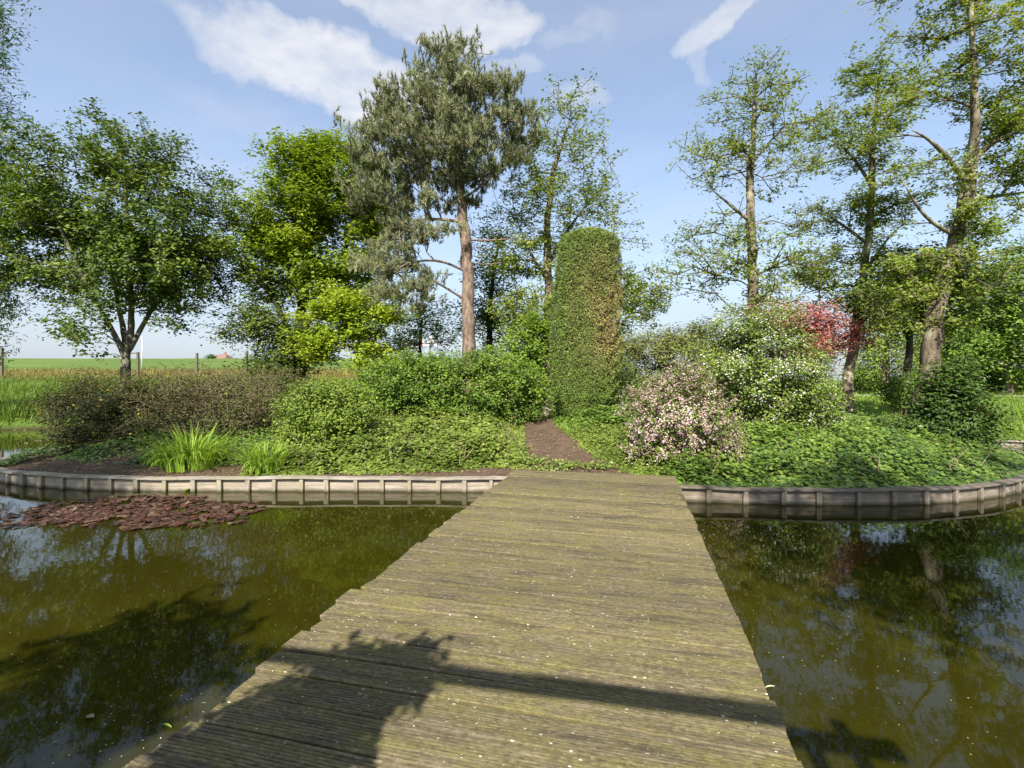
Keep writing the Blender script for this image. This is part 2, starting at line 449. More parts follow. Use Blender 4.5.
# ---- terrain sheet
def axis(parts):
    out = []
    for a, b, s in parts: out.append(np.arange(a, b, s))
    return np.concatenate(out)
gx = np.concatenate([axis([(-900,-200,60),(-200,-60,10),(-60,-26,2),(-26,26,.33),(26,60,2),(60,200,10),(200,900,60)]), [900]])
gy = np.concatenate([axis([(-120,-20,10),(-20,-4,1),(-4,0,.3),(0,10,1),(10,23,.33),(23,75,1.0),(75,200,8),(200,1500,80)]), [1500]])
GX, GY = np.meshgrid(gx, gy)
GZ = land_z(GX, GY)
nx, ny = len(gx), len(gy)
idx = np.arange(nx*ny).reshape(ny, nx)
Q = np.stack([idx[:-1,:-1], idx[:-1,1:], idx[1:,1:], idx[1:,:-1]], -1).reshape(-1, 4)
o = mesh_obj('ground', np.stack([GX, GY, GZ], -1).reshape(-1, 3), Q, M['terrain'], smooth=True)
tag(o, 'grassy meadow ground around the pond, rising to a low dike', 'ground', kind='structure')

# ---- water sheet
wx = np.linspace(-62, 62, 3); wy = np.linspace(-3, 23, 3)
WX, WY = np.meshgrid(wx, wy)
idx = np.arange(9).reshape(3, 3)
Q = np.stack([idx[:-1,:-1], idx[:-1,1:], idx[1:,1:], idx[1:,:-1]], -1).reshape(-1, 4)
o = mesh_obj('water', np.stack([WX, WY, 0*WX], -1).reshape(-1, 3), Q, M['water'])
tag(o, 'murky olive green pond water reflecting trees and sky', 'water', kind='structure')

# ---- island ground
def resample(poly, step, closed=True):
    pts = np.array(poly + ([poly[0]] if closed else []), float)
    out = []
    for a, b in zip(pts[:-1], pts[1:]):
        n = max(1, int(round(np.linalg.norm(b-a)/step)))
        for i in range(n): out.append(a+(b-a)*i/n)
    if not closed: out.append(pts[-1])
    return np.array(out)
def smooth_line(pts, it=2):
    p = np.array(pts, float)
    for _ in range(it):
        q = [p[0]]
        for a, b in zip(p[:-1], p[1:]): q += [a*.75+b*.25, a*.25+b*.75]
        q.append(p[-1]); p = np.array(q)
    return p
bp = resample(ISL, .25)
cen = np.array([0.5, 12.6])
ts = np.concatenate([[0, .006], np.linspace(.02, .98, 46)])
rows = [bp*(1-t)+cen*t for t in ts]
XY = np.concatenate(rows)
Z = isl_z(XY[:,0], XY[:,1]); n = len(bp)
V = np.concatenate([np.column_stack([XY, Z]), np.column_stack([bp, np.full(n, -.9)])])
Q = []
for k in range(len(ts)-1):
    i = np.arange(n); j = (i+1) % n
    Q.append(np.stack([k*n+i, k*n+j, (k+1)*n+j, (k+1)*n+i], -1))
i = np.arange(n); j = (i+1) % n
b0 = len(ts)*n
Q.append(np.stack([b0+i, b0+j, j, i], -1))
top = np.concatenate([np.arange(n)+(len(ts)-1)*n])
V = np.concatenate([V, [[cen[0], cen[1], float(isl_z(np.array([cen[0]]), np.array([cen[1]]))[0])]]])
T = np.stack([top, np.roll(top, -1), np.full(n, len(V)-1)], -1)
o = mesh_obj('island_ground', V, [np.concatenate(Q), T], M['soil'], smooth=True)
tag(o, 'brown bare soil mound of the planted island with a worn dirt path', 'ground', kind='structure')

# ------------------------------------------------------------------ footbridge
TH = math.atan(120.6/485)
def bridge():
    root = empty('footbridge', (-.63, 0, .36), -TH)   # local x across the boards, y along the bridge
    tag(root, 'long mossy footbridge of grooved grey planks leading to the island path', 'footbridge')
    W = 2.466
    mb = MB()
    r = random.Random(4)
    # left and right edges lie at local x = -W/2 .. W/2 once projected on the board direction
    y = -2.6
    cx0 = 0.0
    yend = 8.02
    while y < yend:
        w = r.choice([.172, .176, .18, .18, .184])
        gap = r.choice([.006, .008, .010]) if r.random() > .45 else r.uniform(.013, .024)
        if y + w > yend: break
        l = -W/2 + r.gauss(0, .008 if y > 3.0 else .03); rr = W/2 + r.gauss(0, .004)
        if r.random() < .07: l -= r.uniform(.015, .03)
        ns = 14
        xs = np.linspace(l, rr, ns)
        # cross-section with grooves
        prof = [(0, -.030), (0, -.006), (.005, 0)]
        ng = 10
        pitch = (w-.010)/ng
        for g in range(ng):
            a = .005+g*pitch
            if g: prof += [(a+.0005, 0)]
            prof += [(a+pitch*.66, 0), (a+pitch*.72, -.0050), (a+pitch*.94, -.0050)] if g < ng-1 else []
        prof += [(w-.005, 0), (w, -.006), (w, -.030)]
        prof = np.array(prof)
        tz = r.gauss(0, .003); tl = r.gauss(0, .004); cup = r.gauss(0, .003); skew = r.gauss(0, .003); tw = r.gauss(0, .003)
        V = []
        for x in xs:
            u = (x-l)/(rr-l)*2-1
            yy = y + prof[:,0] + skew*u + .0012*math.sin(x*7+y*31)
            zz = prof[:,1] + tz + tl*u + cup*u*u + tw*u*(prof[:,0]/w-.5)*2
            V.append(np.column_stack([np.full(len(prof), x), yy, zz]))
        # worn rounded ends
        V[0][:, 2] -= .004; V[-1][:, 2] -= .004
        V = np.concatenate(V); k = len(prof)
        Q = []
        for s in range(ns-1):
            for i in range(k):
                j = (i+1) % k
                Q.append([s*k+i, (s+1)*k+i, (s+1)*k+j, s*k+j])
        # end caps as fans
        T = []
        for s, flip in ((0, False), (ns-1, True)):
            base = s*k
            for i in range(1, k-1):
                t = [base, base+i, base+i+1]
                T.append(t[::-1] if flip else t)
        mb.add(V, Q, T, var=r.random())
        y += w + gap
    mb.build('deck', M['deck'], root)
    for x in (-1.02, 0, 1.02):
        b = MB(); b.box((x, 2.75, -.115), (.10, 10.4, .16), bev=.006)
        b.build('stringer', M['beam'], root)
    for yy in (1.2, 4.4):
        b = MB(); b.box((0, yy, -.245), (2.3, .12, .10), bev=.006); b.build('crossbeam', M['beam'], root)
        for x in (-.95, .95):
            b = MB(); b.tube([(x, yy, -1.2), (x, yy, -.297)], .07, 10); b.build('pile', M['beam'], root)
    return root
bridge()

# ------------------------------------------------------------------ timber retaining walls
def ret_wall(name, label, line, spacing, first, ms, ztop=.232, inner=+1):
    """line runs with the land on its left-hand side (inner=+1)"""
    line = smooth_line(line, 2)
    seg = np.linalg.norm(np.diff(line, axis=0), axis=1); s = np.concatenate([[0], np.cumsum(seg)])
    def at(t):
        p = np.array([np.interp(t, s, line[:,0]), np.interp(t, s, line[:,1])])
        e = .05
        q = np.array([np.interp(min(t+e, s[-1]), s, line[:,0]), np.interp(min(t+e, s[-1]), s, line[:,1])])
        q0 = np.array([np.interp(max(t-e, 0), s, line[:,0]), np.interp(max(t-e, 0), s, line[:,1])])
        d = (q-q0)/np.linalg.norm(q-q0)
        return p, d, np.array([d[1], -d[0]])*inner     # outward normal (towards the water)
    mid = line[len(line)//2]
    root = empty(name, (mid[0], mid[1], 0))
    tag(root, label, 'retaining wall')
    r = random.Random(len(line)*7+3)
    def strip(prof, step):
        ts_ = np.arange(0, s[-1]+1e-6, step); 
        if ts_[-1] < s[-1]-.01: ts_ = np.append(ts_, s[-1])
        V = []
        for t in ts_:
            p, d, nn = at(t)
            for (a, z) in prof: V.append([*(p+nn*a-mid), z + .006*math.sin(t*1.7+len(line))+.005*math.sin(t*4.1)])
        k = len(prof); Q = []
        for i in range(len(ts_)-1):
            for j in range(k):
                jj = (j+1) % k
                Q.append([i*k+j, (i+1)*k+j, (i+1)*k+jj, i*k+jj])
        T = []
        for b, fl in ((0, 0), ((len(ts_)-1)*k, 1)):
            for j in range(1, k-1): T.append([b, b+j, b+j+1][::1 if fl else -1])
        return np.array(V), Q, T
    zt = ztop
    m = MB(); m.add(*strip([(.002,-.5),(.040,-.5),(.040,zt-.155),(.036,zt-.149),(.040,zt-.143),(.040,zt-.032),(.002,zt-.032)], .15)); m.build('board', ms[0], root)
    m = MB(); m.add(*strip([(-.06,zt-.030),(.098,zt-.030),(.102,zt-.026),(.102,zt-.004),(.098,zt),(-.06,zt)], .15)); m.build('cap', ms[2], root)
    t = first
    while t < s[-1]:
        p, d, nn = at(t)
        w = r.uniform(.058, .075)
        m = MB()
        tx, ty = r.gauss(0, .022), r.gauss(0, .012)
        Mx = np.array([[d[0], nn[0], d[0]*tx],[d[1], nn[1], d[1]*tx],[-tx,0,1]])
        m.box((*(p+nn*.067-mid), (zt-.034-.6)/2), (w, .050, zt-.034+.6), M=Mx, bev=.005)
        m.build('post', ms[1], root)
        t += spacing*r.uniform(.93, 1.07)
    return root

LW = [(-.05,7.86),(-2.0,7.92),(-4.0,7.92),(-5.6,7.90),(-6.8,7.98),(-7.7,8.15),(-8.5,8.40),(-9.2,8.68),(-9.75,9.0),(-10.15,9.6),(-10.45,10.5),(-10.6,12.0),(-10.4,13.6)]
ret_wall('timber_retaining_wall', 'pale weathered timber edging with short posts left of the footbridge', LW, .445, .30, (M['wall_board'], M['wall_post'], M['wall_cap']), inner=-1)
RW = [(2.35,7.27),(3.9,7.08),(5.4,7.03),(6.6,7.2),(7.6,7.55),(8.35,7.95),(9.4,8.7),(10.5,9.75),(11.4,10.9),(11.7,12.4)]
ret_wall('timber_retaining_wall', 'timber edging darkened as if shaded, with short posts curving away right of the footbridge', RW, .53, .55, (M['wall_board_shaded'], M['wall_post_shaded'], M['wall_cap_shaded']), inner=1)
FW = [(12.2,14.1),(12.6,13.3),(13.6,12.6),(16,12.2),(22,11.5),(30,10.5)]
ret_wall('timber_retaining_wall', 'low timber edging of the far lawn bank at the right border', FW, .9, .2, (M['wall_board'], M['wall_post'], M['wall_cap']), inner=1, ztop=.20)
# the wall that closes the front under the bridge end
ret_wall('timber_retaining_wall', 'short stretch of timber edging under the far end of the footbridge', [(-.04,7.855),(2.34,7.272)], .5, .3, (M['wall_board'], M['wall_post'], M['wall_cap']), inner=1)

# ------------------------------------------------------------------ foliage tools
def unit(v): return v/(np.linalg.norm(v, axis=-1, keepdims=True)+1e-9)

LIGHTWARD = np.array([-.15, -.73, .67])
def leaf_geo(Pp, size, rg, aspect=.6, up=.6, out=None, outw=0.0, axis=None, axw=0.0, fold=.12, droop=.2, sunw=.45):
    n = len(Pp)
    nrm = rg.normal(size=(n, 3)); nrm[:, 2] = np.abs(nrm[:, 2]); nrm = unit(nrm) + np.array([0, 0, up])
    if out is not None: nrm = nrm + outw*out
    nrm = nrm + LIGHTWARD*sunw
    nrm = unit(nrm)
    ax = rg.normal(size=(n, 3)); ax[:, 2] -= droop
    ax = unit(ax)
    if axis is not None: ax = unit(ax + axw*axis)
    ax = unit(ax - (ax*nrm).sum(1, keepdims=True)*nrm)
    sd = np.cross(nrm, ax)
    L = size*rg.uniform(.65, 1.25, (n, 1)); W = L*aspect
    b = Pp - ax*L*.3
    v0 = b; v2 = b+ax*L; m = b+ax*L*.45
    v1 = m+sd*W*.5+nrm*L*fold; v3 = m-sd*W*.5+nrm*L*fold
    V = np.stack([v0, v1, v2, v3], 1).reshape(-1, 3)
    i = np.arange(n)*4
    T = np.concatenate([np.stack([i, i+1, i+2], -1), np.stack([i, i+2, i+3], -1)])
    return V, T

def needle_geo(C, A, rg, m, L, w, spread):
    n = len(C)
    C = np.repeat(C, m, 0); A = np.repeat(A, m, 0)
    d = unit(A + rg.normal(size=C.shape)*spread)
    s = unit(np.cross(d, rg.normal(size=C.shape)))
    ll = L*rg.uniform(.6, 1.15, (len(C), 1))
    st = C + A*rg.uniform(-.5, .5, (len(C), 1))*L
    V = np.stack([st-s*w*.5, st+s*w*.5, st+d*ll], 1).reshape(-1, 3)
    i = np.arange(len(C))*3
    return V, np.stack([i, i+1, i+2], -1)

def frustums(A, B, ra, rb, n):
    t = unit(B-A)
    ref = np.where(np.abs(t[:, 2:3]) > .9, np.array([[1., 0, 0]]), np.array([[0, 0, 1.]]))
    u = unit(np.cross(t, ref)); v = np.cross(t, u)
    a = np.linspace(0, 2*np.pi, n, endpoint=False)
    ca, sa = np.cos(a)[None, :, None], np.sin(a)[None, :, None]
    ring = u[:, None]*ca+v[:, None]*sa
    Va = A[:, None]+ring*ra[:, None, None]; Vb = B[:, None]+ring*rb[:, None, None]
    V = np.concatenate([Va, Vb], 1).reshape(-1, 3)
    base = (np.arange(len(A))*2*n)[:, None]
    i = np.arange(n)[None]; j = (np.arange(n)+1)[None] % n
    Q = np.stack([base+i, base+j, base+n+j, base+n+i], -1).reshape(-1, 4)
    return V, Q

def ell_points(ells, Y, n, rg, depth=.9, shell=1.0, mind=None):
    """points inside a union of ellipsoids given by their measured outline at distance Y"""
    vol = np.array([e[2]*e[3]*min(e[2], e[3]*1.3) for e in ells], float)**.75
    vol /= vol.sum()
    out = []; tries = 0
    while len(out) < n and tries < n*60:
        tries += 1
        e = ells[rg.choice(len(ells), p=vol)]
        px, py, rx, ry = e[:4]; dy = e[4] if len(e) > 4 else 0.0
        yy = Y+dy; sc = yy/F
        v = unit(rg.normal(size=3))*rg.random()**(1/(3*shell))
        c = P(px, py, yy)
        q = c+v*np.array([rx*sc, depth*min(rx, ry*1.3)*sc, ry*sc])
        if mind is not None and out and np.min(np.linalg.norm(np.array(out)-q, axis=1)) < mind*(1-tries/(n*60)):
            continue
        out.append(q)
    return np.array(out)

def grow(trunks, targets, rg, bf=.3, seg=.45, low=0.25, upw=.9, wig=.12):
    """trunks: list of (pts, radii, parent_start); returns node arrays"""
    pos, par, rad, pl, isT = [], [], [], [], []
    for pts, rads in trunks:
        pts = np.array(pts, float)
        L = np.linalg.norm(np.diff(pts, axis=0), axis=1).sum()
        n = max(4, int(L/.35))
        t = np.concatenate([[0], np.cumsum(np.linalg.norm(np.diff(pts, axis=0), axis=1))])/L
        # smooth interpolation
        tt = np.linspace(0, 1, n)
        sm = np.stack([np.interp(tt, t, pts[:, k]) for k in range(3)], 1)
        for _ in range(2):
            sm[1:-1] = (sm[:-2]+2*sm[1:-1]+sm[2:])/4
        sm[1:-1] += rg.normal(size=(n-2, 3))*np.interp(tt[1:-1], t, rads)[:, None]*.16
        rr = np.interp(tt, t, rads)
        # join to the nearest existing trunk node
        p0 = -1
        if pos:
            dd = np.linalg.norm(np.array(pos)-sm[0], axis=1); p0 = int(dd.argmin())
        base_pl = pl[p0] if p0 >= 0 else 0
        for k in range(n):
            pos.append(sm[k]); par.append(p0 if k == 0 else len(pos)-2); rad.append(rr[k]); isT.append(True)
            pl.append(base_pl + (tt[k]*L*.35))
    pos_a = np.zeros((60000, 3)); pl_a = np.zeros(60000)
    N = len(pos); pos_a[:N] = pos; pl_a[:N] = pl
    zlow = pos_a[:N, 2].min() + low*(pos_a[:N, 2].max()-pos_a[:N, 2].min())
    blocked = np.zeros(60000, bool); blocked[:N] = pos_a[:N, 2] < zlow
    term = []
    for p in targets:
        v = p-pos_a[:N]; d = np.linalg.norm(v, axis=1)+1e-6
        c = d*(1+upw*np.maximum(0, -v[:, 2]/d)) + bf*pl_a[:N] + blocked[:N]*50
        j = int(c.argmin()); dist = d[j]
        k = max(1, int(dist/seg))
        a = pos_a[j].copy(); q = par[j]
        dirp = unit(pos_a[j]-pos_a[q]) if q >= 0 else np.array([0, 0, 1.])
        cpt = a+dirp*dist*.3+np.array([0, 0, .12*dist])
        prev = j
        for s in range(1, k+1):
            t = s/k
            x = (1-t)**2*a+2*t*(1-t)*cpt+t*t*p
            if s < k: x = x+rg.normal(size=3)*wig*dist/k
            pos_a[N] = x; pl_a[N] = pl_a[prev]+np.linalg.norm(x-pos_a[prev])
            par.append(prev); rad.append(0.0); isT.append(False)
            prev = N; N += 1
        term.append(N-1)
    return pos_a[:N], np.array(par), np.array(rad), np.array(isT), np.array(term)

def plant(name, label, cat, Y, ells, trunks, clumps, twigs, leaves, lsize, leafm, barkm, seed, cl_r=.5, tw_r=.16, depth=.9, shell=1.3,
          group=None, flat=.6, bf=.3, up=.6, aspect=.6, base=None, low=.25, rmin=.008, parts=('trunk', 'crown'), flowers=None, needles=None,
          mind=None, upw=.9, droop=.2, keep_above=True, inward=0.0, rtip=.006, clamp_r=None, outw=0.35, varb=0.5, hang=0.0):
    rg = np.random.default_rng(seed)
    C = ell_points(ells, Y, clumps, rg, depth, shell, mind)
    if keep_above:
        C[:, 2] = np.maximum(C[:, 2], gz(C[:, 0], C[:, 1])+.12)
    tp = np.concatenate([np.array(t[0], float) for t in trunks])
    order = np.argsort([np.min(np.linalg.norm(tp-c, axis=1)) for c in C])
    C = C[order]
    cr = rg.random(len(C))
    tw = []; twc = []
    for i, c in enumerate(C):
        q = np.clip(rg.normal(size=(twigs, 3)), -1.6, 1.6)*cl_r*np.array([1, 1, flat])*rg.uniform(.7, 1.25)
        if hang: q[:, 2] -= np.abs(rg.normal(size=twigs))*hang
        tw.append(c+q); twc += [i]*twigs
    TW = np.concatenate(tw)
    allp = np.concatenate([C, TW]); cid = np.concatenate([np.arange(len(C)), np.array(twc)])
    if keep_above:
        allp[:, 2] = np.maximum(allp[:, 2], gz(allp[:, 0], allp[:, 1])+.05)
    pos, par, rad, isT, term = grow(trunks, allp, rg, bf=bf, low=low, upw=upw)
    # pipe-model radii
    N = len(pos); e = 2.35
    acc = np.zeros(N); childless = np.ones(N, bool); childless[par[par >= 0]] = False
    acc[childless] = rtip**e
    for i in range(N-1, 0, -1):
        if par[i] >= 0 and acc[i] > 0: acc[par[i]] += acc[i]
    r = acc**(1/e)
    for i in range(N):
        if isT[i]: r[i] = max(rad[i], .01)
        elif par[i] >= 0: r[i] = min(r[i], r[par[i]]*.85)
    if clamp_r: r = np.where(isT, r, np.minimum(r, clamp_r))
    r = np.maximum(r, rmin)
    root = empty(name, base if base is not None else (tp[0][0], tp[0][1], tp[0][2]))
    ofs = np.array(root.location)
    tag(root, label, cat, group)
    i = np.where((par >= 0) & ~isT)[0]
    # trunk nodes hanging below joints keep their own radius at the start
    ra = np.where(isT[i] | ~isT[par[i]], r[par[i]], np.minimum(r[i]*1.25, r[par[i]]))
    thick = (np.maximum(ra, r[i]) > .02)
    m = MB()
    for sel, sides in ((thick, 8), (~thick, 4)):
        ii = i[sel]
        if len(ii):
            V, Qd = frustums(pos[par[ii]]-ofs, pos[ii]-ofs, ra[sel], r[ii], sides); m.add(V, Qd)
    nT = int(isT.sum()); chains = []; cur = []
    for q in range(nT):
        if cur and par[q] == cur[-1]: cur.append(q)
        else:
            if cur: chains.append(cur)
            cur = ([int(par[q])] if par[q] >= 0 else [])+[q]
    chains.append(cur)
    for ch in chains:
        if len(ch) < 2: continue
        cp = pos[ch]-ofs; cr_ = r[ch].copy()
        if par[ch[1]] == ch[0] and ch[0] != ch[1]-1: cr_[0] = cr_[1]*1.1
        tt = np.linspace(0, len(ch)-1, (len(ch)-1)*3+1)
        cp2 = np.stack([np.interp(tt, np.arange(len(ch)), cp[:, a]) for a in range(3)], 1); cr2 = np.interp(tt, np.arange(len(ch)), cr_)
        for _ in range(2):
            cp2[1:-1] = (cp2[:-2]+2*cp2[1:-1]+cp2[2:])/4
        cr2 *= 1+rg.normal(size=len(cr2))*.035
        m.tube(cp2, cr2, 14 if cr2.max() > .06 else 8)
    m.build(parts[0], barkm, root, smooth=True)
    # leaves round the twig ends and along the last piece of twig
    tn = term[len(C):]; tcid = cid[len(C):]
    if needles:
        mm, L, w, spread, tufts = needles
        rep = np.repeat(np.arange(len(tn)), tufts)
        ctr = pos[tn][rep]; f = rg.random((len(rep), 1))**.7
        prv = pos[par[tn]][rep]
        Cc = prv*(1-f)+ctr*f+rg.normal(size=ctr.shape)*tw_r
        A = unit(unit(ctr-prv)*.5+np.array([0, 0, 1.0])+rg.normal(size=ctr.shape)*.3)
        V, T = needle_geo(Cc-ofs, A, rg, mm, L, w, spread)
        va = np.clip(.5*cr[tcid[rep]]+.5*rg.random(len(rep)), 0, 1)
        mesh_obj(parts[1], V, T, leafm, root, var=np.repeat(va, mm*3))
    else:
        rep = np.repeat(np.arange(len(tn)), leaves)
        ctr = pos[tn][rep]; prv = pos[par[tn]][rep]
        f = rg.random((len(rep), 1))**.6*1.15
        Lp = prv*(1-f)+ctr*f+rg.normal(size=ctr.shape)*tw_r*np.array([1, 1, .8])
        if hang: Lp[:, 2] -= rg.random(len(rep))*hang*.5
        cc = C[tcid[rep]]
        cen_ = C.mean(0)
        outv = unit(Lp-cen_)
        if keep_above:
            g = gz(Lp[:, 0], Lp[:, 1]); ok = Lp[:, 2] > g+.02
            Lp, rep, outv = Lp[ok], rep[ok], outv[ok]
        V, T = leaf_geo(Lp-ofs, lsize, rg, aspect, up, outv, outw, droop=droop)
        va = np.clip(varb*cr[tcid[rep]]+(1-varb)*rg.random(len(rep)), 0, 1)
        mesh_obj(parts[1], V, T, leafm, root, var=np.repeat(va, 4))
    if flowers:
        nf, fs, fm, fp, cpick = flowers
        sel = rg.permutation(len(tn))[:int(len(tn)*cpick)]
        rep = np.repeat(sel, nf)
        ctr = pos[tn][rep]; prv = pos[par[tn]][rep]
        f = rg.random((len(rep), 1))*1.2
        Lp = prv*(1-f)+ctr*f+rg.normal(size=ctr.shape)*tw_r*.8
        outv = unit(Lp-C.mean(0)); Lp = Lp+outv*.03
        V1, T1 = leaf_geo(Lp-ofs, fs, rg, .85, .2, outv, 1.2, fold=.05)
        va = np.clip(.6*cr[tcid[rep]]+.4*rg.random(len(rep)), 0, 1)
        mesh_obj(fp, V1, T1, fm, root, var=np.repeat(va, 4))
    return root

def trunk_px(pts, Y, to_ground=True):
    """polyline in measured px,py,radius(m)[,dY] -> world points; the first one is put on the ground"""
    w = [P(p[0], p[1], Y+(p[3] if len(p) > 3 else 0)) for p in pts]; r = [p[2] for p in pts]
    if to_ground:
        x, y = w[0][0], w[0][1]
        g = np.array([x, y, gz1(x, y)-.12])
        if g[2] < w[0][2]:
            w = [g]+w; r = [r[0]*1.25]+r
        else: w[0] = g
    return (w, r)

# ------------------------------------------------------------------ trees
TREES = 'trees standing on and behind the island'
# left many-stemmed tree
Y = 17.0
plant('broadleaf_tree', 'wide round-crowned green tree whose pale stems fork low above the brown shrubs', 'tree', Y,
      [(120,190,95,66),(60,205,50,62),(185,238,58,50),(100,255,95,52),(50,258,42,42),(150,290,65,38,-1),(85,322,50,18,-1.2),(205,275,36,48),(112,150,52,34)],
      [trunk_px([(126,375,.16),(126,360,.14)], Y), trunk_px([(126,358,.12),(133,315,.09),(128,250,.08),(126,190,.05)], Y, False),
       trunk_px([(125,356,.10),(108,322,.08,-.3),(88,290,.07,-.6),(66,240,.05,-.9)], Y, False), trunk_px([(128,352,.095),(146,318,.07,.2),(165,290,.06,.3),(185,250,.05,.4)], Y, False),
       trunk_px([(126,350,.1),(118,300,.07,.8),(104,240,.05,1.2)], Y, False)],
      135, 15, 30, .140, M['leaf_left'], M['bark_grey'], 21, cl_r=.55, tw_r=.14, depth=.85, shell=1.3, bf=.25, rmin=.010, group=None, low=.0, up=.5)
# weeping tree at the left border
Y = 16.8
plant('weeping_tree', 'tall tree with drooping fine foliage at the left border of the photo', 'tree', Y,
      [(-48,95,40,50),(-22,150,22,60),(-16,240,18,70),(-60,200,50,110),(-70,20,50,60),(-12,-12,14,14)],
      [trunk_px([(-95,390,.34),(-90,300,.28),(-80,150,.22),(-60,20,.12),(-45,-60,.06)], Y)],
      95, 14, 26, .17, M['leaf_willow'], M['bark_grey'], 22, cl_r=.5, tw_r=.16, flat=1.1, aspect=.28, up=.2, droop=1.4, hang=1.3, bf=.25, rmin=.008)
# lime-green tree
Y = 18.5
plant('hornbeam_tree', 'fresh lime-green tree with layered foliage left of the pine', 'tree', Y,
      [(322,185,52,58),(280,215,44,50),(350,225,55,55),(292,262,50,36),(340,280,46,32),(372,200,34,45),(318,160,34,30),(262,228,24,42),(300,165,34,28)],
      [trunk_px([(300,380,.24),(299,330,.20),(306,270,.15),(318,200,.09),(322,150,.04)], Y),
       trunk_px([(299,350,.14),(282,320,.10),(270,280,.06)], Y, False), trunk_px([(300,335,.14),(330,290,.10,.3),(352,230,.06,.5)], Y, False)],
      135, 14, 32, .155, M['leaf_lime'], M['bark_dark'], 23, cl_r=.58, tw_r=.17, flat=.5, bf=.25, low=.15, up=.8, rmin=.01)
# greyish small tree between
Y = 17.5
plant('crab_tree', 'sparse grey-green small tree with twisted twigs between the two big left trees', 'tree', Y,
      [(258,285,26,34),(272,330,30,30),(248,330,20,24),(300,345,26,28,-.3),(282,360,34,24),(240,260,18,22)],
      [trunk_px([(300,388,.16),(297,350,.12),(280,310,.08),(262,280,.05)], Y), trunk_px([(297,345,.07),(275,318,.05),(250,310,.03)], Y, False)],
      48, 13, 18, .13, M['leaf_alder_dark'], M['bark_dark'], 24, cl_r=.45, tw_r=.16, bf=.25, low=.1, rmin=.01)
# pine
Y = 17.0
plant('pine_tree', 'tall pine with a bare reddish trunk and a broad grey-green needle crown', 'tree', Y,
      [(450,86,42,32),(455,62,20,18),(418,122,44,32),(484,112,40,36),(442,150,62,38),(398,150,38,36),(505,125,32,26),(386,195,34,32),(430,190,52,20),(410,232,44,16,-.6),(385,262,30,18,-.8),(405,285,36,18,-1.4),(395,305,26,12,-1.2),(527,118,16,18),(498,160,30,18)],
      [trunk_px([(469,350,.235),(467,270,.21),(461,195,.17),(455,120,.13),(453,80,.06),(453,54,.02)], Y),
       trunk_px([(467,272,.05),(440,258,.042,-.4),(405,262,.03,-.9),(380,280,.014,-1.2)], Y, False), trunk_px([(466,300,.05),(446,285,.04,-.3),(425,278,.03,-.8)], Y, False),
       trunk_px([(464,222,.06),(430,218,.05,.2),(385,225,.012,.3)], Y, False), trunk_px([(467,240,.04),(495,242,.03,.2),(515,238,.015,.2)], Y, False),
       trunk_px([(462,200,.05),(490,180,.04,-.2),(512,150,.012,-.4)], Y, False), trunk_px([(467,262,.03),(485,268,.02,.2),(505,262,.01,.3)], Y, False)],
      135, 15, 0, .1, M['needle'], M['bark_pine'], 25, cl_r=.42, tw_r=.09, flat=.38, depth=.95, mind=.75, shell=1.4, bf=.2, low=.3, rmin=.011, needles=(20, .17, .024, .5, 5))
# little bright maple
Y = 15.5
plant('maple_tree', 'low brilliant yellow-green maple in front of the lime-green tree', 'tree', Y,
      [(340,320,36,17),(325,345,28,16),(366,335,26,16),(345,305,24,14),(385,318,20,14),(372,360,20,14)],
      [trunk_px([(362,398,.08),(360,360,.06),(350,330,.04),(342,312,.02)], Y), trunk_px([(361,365,.05),(374,342,.035),(384,322,.02)], Y, False)],
      56, 12, 26, .12, M['leaf_maple'], M['bark_dark'], 26, cl_r=.33, tw_r=.12, flat=.4, bf=.2, up=1.0, rmin=.008)
# pale sprig tree behind the pine foot, left
Y = 21.5
plant('maple_tree', 'bright green tree behind the signpost between maple and pine', 'tree', Y,
      [(427,318,22,16),(405,330,20,14),(440,328,12,16),(392,345,20,14)],
      [trunk_px([(420,372,.10),(420,345,.07),(422,318,.03)], Y)], 24, 11, 16, .13, M['leaf_lime'], M['bark_dark'], 27, cl_r=.5, tw_r=.18, bf=.2)
# alder right of the pine
Y = 18.5
plant('alder_tree', 'airy yellow-green alder between the pine and the clipped conifer column', 'tree', Y,
      [(575,125,26,30),(560,165,48,36),(590,195,40,40),(545,210,52,36),(595,240,34,36),(530,250,40,30),(560,280,60,32),(620,290,40,36),(640,305,26,26),(530,300,30,30)],
      [trunk_px([(548,390,.20),(549,300,.17),(546,230,.13),(553,170,.09),(570,120,.04)], Y), trunk_px([(548,265,.08),(570,225,.05,.3),(595,195,.012,.4)], Y, False), trunk_px([(547,280,.07),(528,250,.045,-.3),(515,215,.012,-.4)], Y, False)],
      105, 13, 16, .135, M['leaf_alder'], M['bark_alder'], 28, cl_r=.5, tw_r=.13, bf=.22, low=.15, rmin=.011)
# thin dark tree behind pine
Y = 22.0
plant('alder_tree', 'thin dark-stemmed tree just right of the pine trunk', 'tree', Y,
      [(492,300,24,30),(500,265,18,24),(482,330,22,20),(512,325,20,20),(490,240,14,18)],
      [trunk_px([(490,372,.14),(489,320,.12),(493,275,.08),(500,235,.03)], Y)], 38, 12, 16, .15, M['leaf_alder_dark'], M['bark_dark'], 29, cl_r=.55, tw_r=.2, bf=.2, low=.1)
